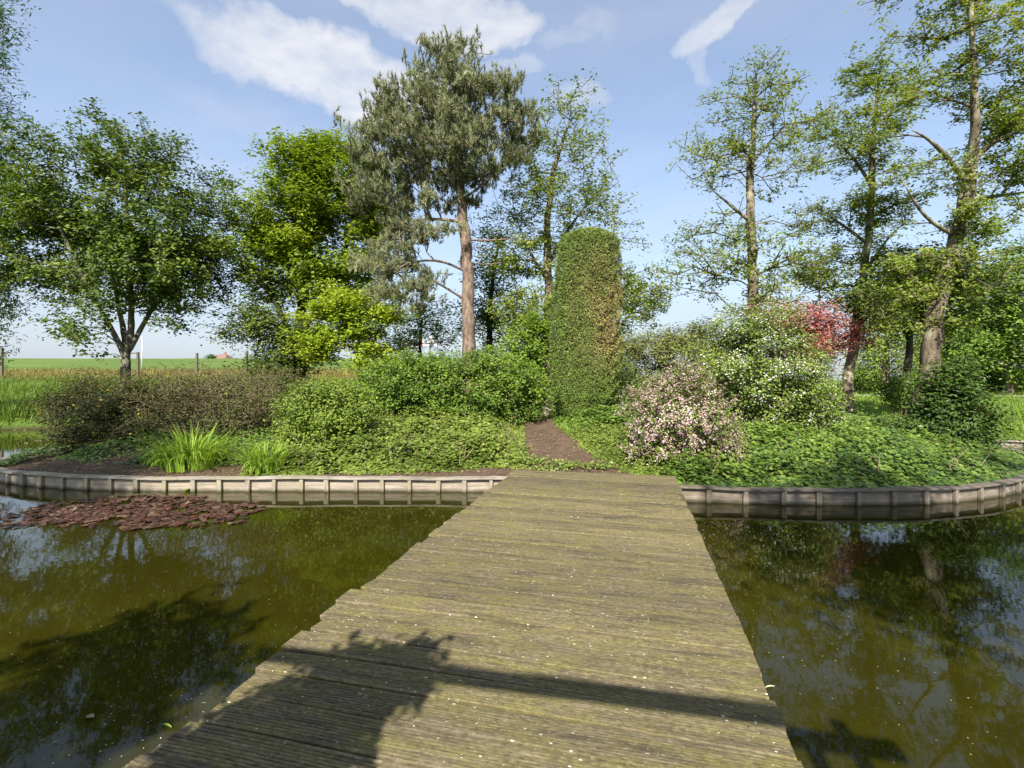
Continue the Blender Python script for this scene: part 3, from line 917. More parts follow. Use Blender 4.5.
# sparse alder, left of the three on the right
Y = 15.0
plant('alder_tree', 'slender sparse alder with a pale straight trunk behind the white-flowered shrub', 'tree', Y,
      [(752,92,36,28),(735,130,52,34),(775,140,46,36),(715,180,40,34),(780,195,42,36),(720,235,46,34),(775,260,50,32),(705,270,42,28),(740,290,50,26),(690,245,24,26),(800,290,36,24),(752,75,22,16)],
      [trunk_px([(754,385,.17),(752,260,.145),(750,180,.11),(754,120,.07),(756,75,.03)], Y), trunk_px([(751,222,.06),(730,205,.045,-.2),(712,190,.012,-.3)], Y, False), trunk_px([(751,165,.05),(770,140,.03),(785,125,.02)], Y, False)],
      92, 13, 11, .105, M['leaf_alder'], M['bark_alder'], 30, cl_r=.42, tw_r=.10, bf=.2, low=.15, rmin=.009)
# middle alder
Y = 16.5
plant('alder_tree', 'leaning alder with flat yellow-green tiers behind the red maple', 'tree', Y,
      [(850,125,46,20),(880,100,36,22),(835,150,34,16),(870,160,42,18),(850,205,46,18),(830,235,40,18),(880,215,32,20),(860,255,50,18),(825,275,40,16),(885,270,34,18),(880,75,30,16)],
      [trunk_px([(847,392,.165),(852,350,.15),(862,290,.13),(870,225,.11),(872,160,.09),(876,110,.05),(880,70,.03)], Y), trunk_px([(868,245,.06),(845,225,.045),(825,215,.012)], Y, False), trunk_px([(871,185,.06),(850,150,.04),(835,140,.012)], Y, False), trunk_px([(866,270,.05),(885,240,.04),(905,222,.012)], Y, False)],
      95, 12, 16, .115, M['leaf_alder'], M['bark_alder'], 31, cl_r=.42, tw_r=.10, flat=.35, bf=.2, low=.15, up=.9, rmin=.01)
# big right alder
Y = 12.0
plant('alder_tree', 'big alder with a thick mottled leaning trunk near the right border', 'tree', Y,
      [(960,30,70,34),(1010,60,50,40),(930,85,44,26),(985,110,60,26),(910,130,30,20),(1020,150,44,36),(935,175,50,20),(990,200,50,24),(940,225,50,22),(1010,240,44,30),(930,265,46,24),(900,285,36,26),(970,275,46,24),(960,-20,80,34),(915,310,34,24),(1050,90,60,80)],
      [trunk_px([(920,425,.26),(925,380,.21),(934,330,.195),(946,270,.17),(962,215,.155),(972,155,.14)], Y),
       trunk_px([(972,158,.12),(974,130,.10,-.2),(976,80,.07,-.4),(970,20,.05,-.4),(972,-40,.03,-.4)], Y, False),
       trunk_px([(972,160,.09),(995,140,.07,.3),(1024,112,.06,.6),(1060,80,.03,.8)], Y, False), trunk_px([(968,185,.05),(940,145,.05,-.4),(912,130,.012,-.7)], Y, False),
       trunk_px([(966,200,.06),(1000,196,.045,.3),(1040,190,.014,.5)], Y, False), trunk_px([(955,235,.06),(925,222,.04,-.3),(905,185,.012,-.5)], Y, False)],
      150, 13, 17, .092, M['leaf_alder'], M['bark_alder'], 32, cl_r=.31, tw_r=.08, flat=.5, bf=.2, low=.35, rmin=.007)
# dark tree filling behind the big alder's trunk
Y = 16.0
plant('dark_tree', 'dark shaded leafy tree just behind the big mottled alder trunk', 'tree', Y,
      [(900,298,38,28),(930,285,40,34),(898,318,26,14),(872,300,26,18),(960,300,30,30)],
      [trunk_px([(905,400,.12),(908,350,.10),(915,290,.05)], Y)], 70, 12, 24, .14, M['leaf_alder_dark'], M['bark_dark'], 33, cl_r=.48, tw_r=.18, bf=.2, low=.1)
# background trees right
Y = 27.0
plant('background_tree', 'bright green leafy tree with a pale trunk behind the lawn at the right border', 'tree', Y,
      [(1000,285,46,40),(985,325,34,30),(1020,330,40,40),(965,345,22,24),(1040,300,40,50),(1005,365,34,18)],
      [trunk_px([(1008,392,.20),(1008,340,.16),(1005,290,.08)], Y)], 100, 12, 22, .2, M['leaf_shrub'], M['bark_alder'], 34, cl_r=.75, tw_r=.27, bf=.2, low=.05)
Y = 26.0
plant('background_tree', 'pale green tree with a short pale trunk between red maple and big alder', 'tree', Y,
      [(888,345,24,22),(868,350,18,20),(908,350,18,22),(885,325,24,18)],
      [trunk_px([(886,392,.20),(886,362,.17),(888,340,.07)], Y)], 34, 11, 16, .16, M['leaf_spirea'], M['bark_pine'], 35, cl_r=.55, tw_r=.22, bf=.2, low=.05)
Y = 33.0
plant('background_tree', 'pale airy tree far behind the lawn, left of the right border trees', 'tree', Y,
      [(945,335,34,26),(925,350,24,18),(960,365,26,14),(975,330,24,30)],
      [trunk_px([(948,390,.18),(948,350,.14),(946,325,.06)], Y)], 44, 11, 14, .2, M['leaf_spirea'], M['bark_grey'], 36, cl_r=.8, tw_r=.3, bf=.2, low=.05)
# red maple
Y = 13.9
plant('red_maple', 'rosy red-leaved maple between the white-flowered shrub and the leaning alder', 'tree', Y,
      [(806,322,36,13),(832,333,28,14),(782,320,22,10),(850,342,18,11),(868,345,14,9),(818,346,26,11),(800,312,24,8),(800,355,24,14)],
      [trunk_px([(812,400,.07),(812,365,.055),(818,335,.025)], Y)], 60, 12, 13, .085, M['leaf_red'], M['bark_dark'], 37, cl_r=.34, tw_r=.13, flat=.5, bf=.2, low=.05)

# ------------------------------------------------------------------ shrubs
def shrub(name, label, Y, ells, base_px, clumps, twigs, leaves, lsize, leafm, seed, nst=5, bark=None, cat='shrub', **kw):
    rg = np.random.default_rng(seed+500)
    bx = (base_px-512)/F*Y
    tr = []
    ex = np.mean([e[0] for e in ells]); 
    for k in range(nst):
        x0 = bx+rg.normal()*.12; y0 = Y+rg.normal()*.12
        e = ells[k % len(ells)]
        tip = P(e[0]+rg.normal()*e[2]*.25, e[1]+e[3]*.2, Y+rg.normal()*.2)
        g = gz1(x0, y0)-.06
        tip[2] = max(tip[2], g+.35)
        mid = np.array([x0*.55+tip[0]*.45, y0*.55+tip[1]*.45, g*.45+tip[2]*.55])
        tr.append(([np.array([x0, y0, g]), mid, tip], [.030, .022, .012]))
    kw.setdefault('shell', 2.2); kw.setdefault('outw', .7); kw.setdefault('depth', .9)
    return plant(name, label, cat, Y, ells, tr, clumps, twigs, leaves, lsize, leafm, bark or M['twig'], seed, base=(bx, Y, gz1(bx, Y)), parts=('stem', 'foliage'), low=0.0, bf=.15, rmin=kw.pop('rmin', .005), rtip=.004, clamp_r=.02, **kw)

shrub('twiggy_shrub', 'dark twiggy brown shrub with a few yellow flowers at the left end of the bank', 11.0,
      [(98,412,46,34),(70,420,30,28),(130,418,34,34)], 100, 105, 15, 11, .060, M['leaf_browndark'], 41, nst=9, cl_r=.20, tw_r=.07, flat=.8, flowers=(2, .06, M['petal_yellow'], 'blossom', .035))
shrub('twiggy_shrub', 'bare-looking brown shrub with tan twigs above the strappy leaf clumps', 10.8,
      [(205,415,46,34),(240,412,38,36),(175,405,34,28),(258,405,28,28)], 215, 120, 24, 3, .048, M['leaf_brown'], 42, nst=13, cl_r=.22, tw_r=.07, flat=.9, rmin=.0065)
shrub('twiggy_shrub', 'low olive-brown hedge-like shrub behind the two brown shrubs', 12.6,
      [(150,396,60,20),(225,393,60,20),(285,395,40,24),(95,400,40,18)], 190, 100, 13, 8, .065, M['leaf_brown'], 43, nst=10, cl_r=.25, tw_r=.09, flat=.8)
shrub('spirea_shrub', 'loose yellow-green shrub left of the big rounded green shrub', 10.0,
      [(322,412,38,32),(296,432,32,28),(350,420,28,30),(332,398,28,20),(318,448,26,18)], 325, 120, 15, 14, .060, M['leaf_spirea'], 44, nst=8, cl_r=.19, tw_r=.075)
shrub('rounded_shrub', 'large rounded fresh green shrub left of the clipped conifer column', 12.2,
      [(415,390,46,35),(455,385,55,32),(402,380,34,24),(490,385,42,34),(520,392,28,28),(445,368,50,14),(385,388,24,26)], 450, 190, 16, 16, .068, M['leaf_shrub'], 45, nst=10, cl_r=.19, tw_r=.075, outw=.4, mind=.30, shell=3.0)
shrub('upright_shrub', 'upright light green shrub touching the left side of the clipped column', 13.4,
      [(528,345,17,30),(540,365,14,36),(518,370,18,30),(535,330,12,18)], 530, 70, 13, 14, .085, M['leaf_upright'], 46, nst=7, cl_r=.22, tw_r=.09, flat=1.3)
shrub('olive_hedge', 'olive green hedge standing behind the clipped column and pink-flowered shrub', 16.0,
      [(650,360,34,28),(690,362,30,30),(625,375,20,34),(660,345,28,14),(715,350,24,28)], 660, 140, 14, 14, .085, M['leaf_hedge'], 47, nst=10, cl_r=.28, tw_r=.1, outw=.4, cat='hedge')
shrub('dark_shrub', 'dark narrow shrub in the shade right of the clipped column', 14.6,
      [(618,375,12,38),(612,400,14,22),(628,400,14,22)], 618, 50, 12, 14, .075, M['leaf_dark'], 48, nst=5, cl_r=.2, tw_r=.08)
shrub('weigela_shrub', 'big white-flowered arching shrub behind the pink-flowered one', 10.7,
      [(762,365,52,46),(725,365,38,44),(800,385,34,34),(760,330,36,26),(785,408,42,26),(735,400,34,34),(822,415,20,14)], 765, 230, 14, 12, .062, M['leaf_white'], 49, nst=14, cl_r=.21, tw_r=.08, flowers=(9, .036, M['petal_white'], 'blossom', .26))
shrub('beauty_bush', 'pale pink-flowered shrub spilling towards the end of the footbridge', 8.7,
      [(680,405,42,32),(655,420,30,34),(700,432,34,34),(718,445,22,24),(650,445,24,24),(690,385,28,18),(735,440,10,18)], 690, 170, 14, 6, .046, M['leaf_white'], 50, nst=16, cl_r=.17, tw_r=.036, flowers=(10, .034, M['petal_pink'], 'blossom', .66))
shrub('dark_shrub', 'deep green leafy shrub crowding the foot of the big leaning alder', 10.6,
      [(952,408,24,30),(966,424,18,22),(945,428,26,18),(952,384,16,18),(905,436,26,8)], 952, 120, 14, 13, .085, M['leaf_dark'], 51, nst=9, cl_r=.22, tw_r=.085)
shrub('low_shrub', 'mid green leafy shrub on the lawn left of the big alder trunk', 14.0,
      [(903,382,13,13),(893,394,12,9),(910,392,10,10)], 903, 30, 12, 12, .085, M['leaf_shrub'], 52, nst=5, cl_r=.2, tw_r=.1)
for k, (px, w, lab) in enumerate([(990, 36, 'leafy undergrowth bush beneath the bright tree at the right border'), (930, 30, 'small pale green bush beyond the lawn behind the big alder trunk'), (1040, 30, 'leafy bush cut by the right border beyond the lawn'), (866, 20, 'pale bush on the lawn edge left of the short pale trunk')]):
    shrub('low_shrub', lab, 29.0+k*.7, [(px, 378, w*.6, 14), (px+w*.4, 381, w*.4, 11), (px-w*.4, 381, w*.4, 11)], px, 44, 12, 12, .16, M['leaf_shrub'] if k % 2 == 0 else M['leaf_spirea'], 54+k, nst=5, cl_r=.45, tw_r=.18)

# ------------------------------------------------------------------ clipped conifer column
def topiary():
    Y = 12.5; bx = (585-512)/F*Y
    g = gz1(bx, Y)
    root = empty('clipped_conifer', (bx, Y, g))
    tag(root, 'tall clipped conifer column with a rounded top and a brown middle', 'topiary')
    H = P(0, 230, Y)[2]-g
    rg = np.random.default_rng(77)
    sc = Y/F
    zz = np.array([0, .05, .12, .3, .5, .7, .86, .93, .97, .99, 1.0])*H
    rr = np.array([20, 25, 31, 34.5, 34, 32.5, 31, 28.5, 23, 15, 2])*sc
    lean = np.array([-3, -2, -1, -.5, 0, 1, 2, 2.5, 2.5, 2.5, 2.5])*sc+.02
    def prof(z): return np.interp(z, zz, rr), np.interp(z, zz, lean)
    # inner twig body
    rows = []; n = 28; zs = np.linspace(.10, H-.06, 30)
    a = np.linspace(0, 2*np.pi, n, endpoint=False)
    for z in zs:
        r, lx = prof(z); r = max(.05, r-.15)
        wob = 1+.05*np.sin(a*3+z*2)+.04*np.sin(a*7-z*5)
        rows.append(np.column_stack([lx+r*wob*np.cos(a), r*wob*np.sin(a), np.full(n, z)]))
    V = np.concatenate(rows); Q = []
    for k in range(len(zs)-1):
        for i in range(n):
            j = (i+1) % n; Q.append([k*n+i, k*n+j, (k+1)*n+j, (k+1)*n+i])
    V = np.concatenate([V, [[prof(H)[1], 0, H-.04], [prof(.1)[1], 0, .1]]])
    T = [[(len(zs)-1)*n+i, (len(zs)-1)*n+(i+1) % n, len(V)-2] for i in range(n)]+[[(i+1) % n, i, len(V)-1] for i in range(n)]
    mesh_obj('twig_core', V, [np.array(Q), np.array(T)], M['bark_dark'], root, smooth=True)
    m = MB(); m.tube([(0, 0, -.1), (0.01, 0, .3)], .12, 10); m.build('trunk', M['bark_dark'], root)
    # sprays on the clipped face
    N = 105000
    z = rg.random(N)*H
    topn = 7000
    r, lx = prof(z)
    th = rg.random(N)*2*np.pi
    lump = .030*np.sin(th*5+z*2.1)+.025*np.sin(th*9-z*4.3)+.05*(nz2(th*2.5, z*1.2, .5)-.5)*2
    right = sstep(-.2, .8, np.cos(th)); lump = lump+.030*right*np.sin(z*17+3*np.sin(th*4)+4*nz(th*3, z, .8))
    dep = -np.abs(rg.normal(size=N))*.05
    rad = r+lump*.85+.01+dep
    Pp = np.column_stack([lx+rad*np.cos(th), rad*np.sin(th), z])
    outv = np.column_stack([np.cos(th), np.sin(th), np.full(N, .15)])
    rt = np.sqrt(rg.random(topn))*30*sc; tt = rg.random(topn)*2*np.pi
    zt = np.interp(rt, rr[::-1][:5], zz[::-1][:5])
    Pt = np.column_stack([prof(H)[1]+rt*np.cos(tt), rt*np.sin(tt), zt-np.abs(rg.normal(size=topn))*.03])
    ot = np.column_stack([.5*np.cos(tt), .5*np.sin(tt), np.ones(topn)])
    Pp = np.concatenate([Pp, Pt]); outv = unit(np.concatenate([outv, ot]))
    V, T = leaf_geo(Pp, .045, rg, .38, .1, outv, .7, axis=unit(outv+np.array([0, 0, .9])), axw=1.6, fold=.1)
    var = np.repeat(rg.random(len(Pp)), 4)
    # stray shoots the shears missed, in small tufts
    nt = 230; zc = rg.random(nt)**.8*(H-.3)+.2; tc = rg.random(nt)*2*np.pi
    zs_ = np.repeat(zc, 9)+rg.normal(size=nt*9)*.04; th_ = np.repeat(tc, 9)+rg.normal(size=nt*9)*.06
    r_, l_ = prof(zs_); rd = r_+rg.random(nt*9)*.075
    Ps = np.column_stack([l_+rd*np.cos(th_), rd*np.sin(th_), zs_]); os_ = unit(np.column_stack([np.cos(th_), np.sin(th_), np.full(nt*9, .5)]))
    V2, T2 = leaf_geo(Ps, .075, rg, .28, .1, os_, .3, axis=unit(os_+np.array([0, 0, .7])), axw=2.2)
    V, T, var = np.concatenate([V, V2]), np.concatenate([T, T2+len(V)]), np.concatenate([var, np.repeat(rg.random(len(Ps)), 4)])
    mesh_obj('foliage', V, T, M['topiary'], root, var=var)

def topiary_mat():
    k = NT('clipped_conifer_leaf')
    o = k.coord('Object')
    sep = k.n('ShaderNodeSeparateXYZ'); k.l(o, sep.inputs[0])
    v = k.attr('var')
    green = k.ramp(v, [(0, (.07,.12,.014)), (.5, (.14,.205,.025)), (1, (.23,.30,.05))])
    brown = k.ramp(v, [(0, (.20,.135,.05)), (.5, (.38,.27,.10)), (1, (.50,.39,.15))])
    n = k.noise(k.mapping(o, scale=(2.2, 2.2, .8)), 1.3, 4, .65)
    zb = k.ramp(k.math('DIVIDE', sep.outputs[2], 4.85), [(.20, (0,0,0)), (.40, (.8,)*3), (.64, (.95,)*3), (.92, (.10,)*3)])
    xb = k.ramp(k.math('ADD', k.math('MULTIPLY', sep.outputs[0], .6), .5), [(.12, (.05,)*3), (.75, (1,1,1))])
    f = k.math('MULTIPLY', k.math('MULTIPLY', zb, xb), k.ramp(n, [(.32, (.08,)*3), (.60, (1,1,1))]))
    c = k.mix(f, green, brown)
    b = k.n('ShaderNodeBsdfPrincipled'); k.l(c, b.inputs['Base Color']); b.inputs['Roughness'].default_value = .6
    t = k.n('ShaderNodeBsdfTranslucent'); k.l(c, t.inputs['Color'])
    mx = k.n('ShaderNodeMixShader'); mx.inputs[0].default_value = .15
    k.l(b.outputs[0], mx.inputs[1]); k.l(t.outputs[0], mx.inputs[2]); k.l(mx.outputs[0], k.out.inputs[0])
    return k.m
M['topiary'] = topiary_mat()
topiary()

# ------------------------------------------------------------------ ground cover (nobody could count it)
def path_mask(x, y):
    """>0 on the worn path and the bare soil patches"""
    c = np.interp(y, [7.4, 8.3, 9.2, 10.2, 12.2, 14], [1.15, 1.02, .92, .82, .60, .2])
    hw = np.interp(y, [7.4, 8.3, 9.2, 10.2, 12.2, 14], [1.3, .95, .62, .55, .42, .2])
    p = hw*(1+.35*(nz(x, y, .6)-.5)) - np.abs(x-c)
    # bare strip behind the edging left of the bridge and at the far left
    d = sdf(x, y, ISL)
    s1 = np.where((x < .9) & (x > -3.2), .42+.35*sstep(-2.5, 0, x)+.35*(nz2(x, y, .7)-.5)-d, -1)
    s2 = np.where((x <= -4.8) & (x > -9.4), .95+.7*(nz2(x, y, .8)-.5)-d, -1)
    s3 = np.where((x <= -3.2) & (x > -4.8), .25-d, -1)
    s4 = np.where((x > 1.2), .10+.15*(nz2(x, y, .4)-.5)-d, -1)
    return np.maximum.reduce([p, s1, s2, s3, s4])

def cover(name, label, xr, yr, n, lsize, mat, seed, hmin, hamp, hs, extra=None, edge=.5, aspect=.85):
    rg = np.random.default_rng(seed)
    x = rg.uniform(*xr, n); y = rg.uniform(*yr, n)
    d = sdf(x, y, ISL)
    ok = ((d > .03) | ((d > -.11) & (nz(x, y, .35, 2) > .60))) & (path_mask(x, y) < .075*rg.normal(size=n)-.02)
    if extra is not None: ok &= extra(x, y, rg)
    x, y, d = x[ok], y[ok], d[ok]
    pm = -path_mask(x, y)
    k = sstep(0, edge, np.minimum(d, pm))
    top = hmin*(.25+.75*k) + hamp*k*(.85*nz2(x, y, hs, 3)+.75*np.maximum(0, nz(x, y, .33, 2)-.42))*1.25
    h = top*(1-.85*rg.random(len(x))**1.3) + (rg.random(len(x)) < .05)*rg.random(len(x))*.16*k
    z = np.maximum(isl_z(x, y)+h, np.where(d < .08, .238+.03*rg.random(len(x)), 0))
    # slope of the cover surface gives the leaves their facing
    e = .08
    gxn = (nz2(x+e, y, hs, 3)-nz2(x-e, y, hs, 3))/(2*e)*hamp*1.3; gyn = (nz2(x, y+e, hs, 3)-nz2(x, y-e, hs, 3))/(2*e)*hamp*1.3
    outv = unit(np.column_stack([-gxn, -gyn-.35, np.ones(len(x))]))
    V, T = leaf_geo(np.column_stack([x, y, z]), lsize, rg, aspect, .5, outv, 1.2, fold=.08)
    va = np.clip(.5*nz(x, y, .5)+.2*nz2(x, y, 1.8)+.65*rg.random(len(x))-.2, 0, 1)
    o = mesh_obj(name, V, T, mat, None, var=np.repeat(va, 4))
    tag(o, label, 'ground cover', kind='stuff')
    return o
cover('ivy', 'glossy ivy blanket over the bank left of the dirt path', (-4.6, .9), (7.9, 12.0), 44000, .074, M['leaf_ground'], 61, .06, .50, .9, edge=.9)
cover('ivy', 'deep green glossy ivy blanket over the bank right of the bridge', (1.0, 11.6), (7.0, 13.5), 82000, .078, M['leaf_ivy'], 62, .07, .46, .8, edge=.8,
      extra=lambda x, y, rg: (x > 2.3+.3*nz(x, y, .5)) | (y > 10.8))
cover('ground_cover', 'bright yellow-green low plants beside the path at the bridge end', (.8, 2.9), (7.6, 11.6), 22000, .050, M['leaf_ground'], 63, .06, .16, .5)
cover('ground_cover', 'leafy low weeds under the brown shrubs at the far left', (-10, -4.2), (8.9, 12.5), 22000, .065, M['leaf_ivy'], 64, .05, .25, .6,
      extra=lambda x, y, rg: nz2(x, y, .9)+.15*rg.normal(size=len(x)) > .45)
# small weeds right by the deck end
cover('ground_cover', 'little tufts of weeds on the path at the deck end', (.2, 1.7), (8.2, 9.6), 2600, .045, M['leaf_ground'], 65, .04, .14, .4) if False else None
def weeds():
    rg = np.random.default_rng(66)
    cs = [P(568, 462, 8.6), P(533, 458, 8.9), P(545, 466, 8.35), P(520, 455, 9.0), P(600, 462, 8.5)]
    for c, lab in zip(cs, ['small green weed tuft in the middle of the path at the deck end', 'green weed tuft at the left rim of the path', 'tiny weed sprig right at the deck edge', 'leafy weed patch where the ivy meets the path', 'low weed tuft at the right rim of the path']):
        n = 260
        q = rg.normal(size=(n, 3))*np.array([.16, .12, .05]); q[:, 2] = np.abs(q[:, 2])+.02
        g = gz1(c[0], c[1])
        o = empty('weed_tuft', (c[0], c[1], g)); tag(o, lab, 'weed')
        V, T = leaf_geo(q, .05, rg, .8, .6)
        mesh_obj('foliage', V, T, M['leaf_ground'], o, var=np.repeat(rg.random(n), 4))
weeds()
def litter():
    rg = np.random.default_rng(67)
    n = 9000
    x = rg.uniform(-9.6, 3, n); y = rg.uniform(7.9, 12.5, n)
    ok = (path_mask(x, y) > -.05) & (sdf(x, y, ISL) > .06)
    x, y = x[ok], y[ok]
    V, T = leaf_geo(np.column_stack([x, y, isl_z(x, y)+.012]), .040, rg, .5, 2.0)
    tag(mesh_obj('leaf_litter', V, T, M['deadleaf'], None, var=np.repeat(rg.random(len(x)), 4)), 'dry brown leaf litter and bark chips on the bare soil', 'leaf litter', kind='stuff')
litter()
def dead_stems():
    rg = np.random.default_rng(68)
    n = 520
    x = np.concatenate([rg.uniform(-4.4, .6, 260), rg.uniform(2.6, 10.5, 260)]); y = rg.uniform(7.5, 11.5, n)
    d = sdf(x, y, ISL); ok = (d > .35) & (path_mask(x, y) < -.1)
    x, y = x[ok], y[ok]; n = len(x)
    z = isl_z(x, y)+rg.uniform(.05, .2, n)
    th = rg.random(n)*6.283; L = rg.uniform(.15, .5, n)
    A = np.column_stack([x, y, z]); B = A+np.column_stack([np.cos(th)*L*.6, np.sin(th)*L*.6, L*.75])
    V, Q = frustums(A, B, np.full(n, .006), np.full(n, .003), 4)
    tag(mesh_obj('dead_stalks', V, Q, M['deadstalk'], None), 'thin dry stalks poking out of the ivy blankets', 'dead stalks', kind='stuff')
M['deadstalk'] = bark_mat('dead_stalk', (.14,.105,.06), (.34,.27,.17), (.22,.17,.10), 20, 1)
dead_stems()

# strappy leaf clumps
def blades_geo(X0, D, L, w, rg, arch, segs=5):
    n = len(X0)
    t = np.linspace(0, 1, segs+1)
    up = np.array([0, 0, 1.0])
    Hd = D.copy(); Hd[:, 2] = 0; Hd = unit(Hd)
    sd = np.cross(Hd, up)
    pts = []
    for tt in t:
        ang = arch*tt
        hor = np.where(arch > .01, (1-np.cos(ang))/np.maximum(arch, .01), 0); ver = np.where(arch > .01, np.sin(ang)/np.maximum(arch, .01), tt)
        pts.append(X0+Hd*(hor*L)[:, None]+up*(ver*L)[:, None])
    V = []
    for k, tt in enumerate(t):
        ww = w*(1-tt**2.2)+.001
        V += [pts[k]-sd*(ww/2)[:, None], pts[k]+sd*(ww/2)[:, None]]
    V = np.stack(V, 1)
    m = 2*(segs+1)
    b = (np.arange(n)*m)[:, None]
    Q = np.concatenate([np.stack([b+2*k, b+2*k+1, b+2*k+3, b+2*k+2], -1).reshape(-1, 4) for k in range(segs)])
    return V.reshape(-1, 3), Q, m
def strappy(label, px, py, Y, n, L, spread, seed):
    rg = np.random.default_rng(seed)
    c = P(px, py, Y); g = gz1(c[0], c[1])
    th = rg.random(n)*2*np.pi
    D = np.column_stack([np.cos(th), np.sin(th), np.zeros(n)])
    X0 = D*rg.random((n, 1))*spread; X0[:, 2] = 0
    V, Q, m = blades_geo(X0, D, L*rg.uniform(.6, 1.1, n), rg.uniform(.016, .026, n), rg, rg.uniform(.7, 2.7, n))
    o = mesh_obj('strappy_plant', V, Q, M['blade'], None, var=np.repeat(rg.random(n), m))
    o.location = (c[0], c[1], g-.01)
    tag(o, label, 'plant')
strappy('tall clump of bright strappy leaves in front of the bare brown shrub', 192, 470, 8.75, 420, .92, .50, 71)
strappy('smaller clump of bright strappy leaves beside the yellow-green shrub', 266, 472, 8.5, 240, .70, .34, 72)
strappy('short strappy leaf tuft at the left of the tall strappy clump', 158, 466, 9.0, 110, .45, .25, 73)

# grass as stuff
def grass(name, label, xr, yr, n, L, w, mat, seed, cond, lean=.9):
    rg = np.random.default_rng(seed)
    x = rg.uniform(*xr, n); y = yr[0]+(yr[1]-yr[0])*rg.random(n)**1.25
    ok = cond(x, y)
    x, y = x[ok], y[ok]; n = len(x)
    th = rg.random(n)*2*np.pi
    D = np.column_stack([np.cos(th), np.sin(th), np.zeros(n)])
    sc = .5+1.0*nz(x, y, 1.7)
    V, Q, m = blades_geo(np.column_stack([x, y, land_z(x, y)-.02]), D, L*sc*rg.uniform(.5, 1.2, n), w*rg.uniform(.7, 1.3, n), rg, rg.uniform(.2, lean*1.6, n), 3)
    va = np.clip(.5*nz2(x, y, 1.3)+.5*rg.random(n), 0, 1)
    tag(mesh_obj(name, V, Q, mat, None, var=np.repeat(va, m)), label, 'grass', kind='stuff')
off = lambda x, y: (sdf(x, y, POND) < -.25)
grass('meadow_grass', 'lush tall green grass on the far bank at the left', (-34, -6), (17.0, 32), 62000, .55, .030, M['grass'], 81, off)
grass('dry_grass', 'dry straw-coloured grass strip of the field before the dike', (-48, 2), (30, 46), 45000, .5, .05, M['drygrass'], 82, off)
grass('lawn_grass', 'short sunlit lawn grass on the right mainland bank', (8, 40), (12.5, 33), 75000, .20, .030, M['lawn'], 83, lambda x, y: off(x, y) & (np.abs(y-(26.3-.04*(x-14))) > .5))

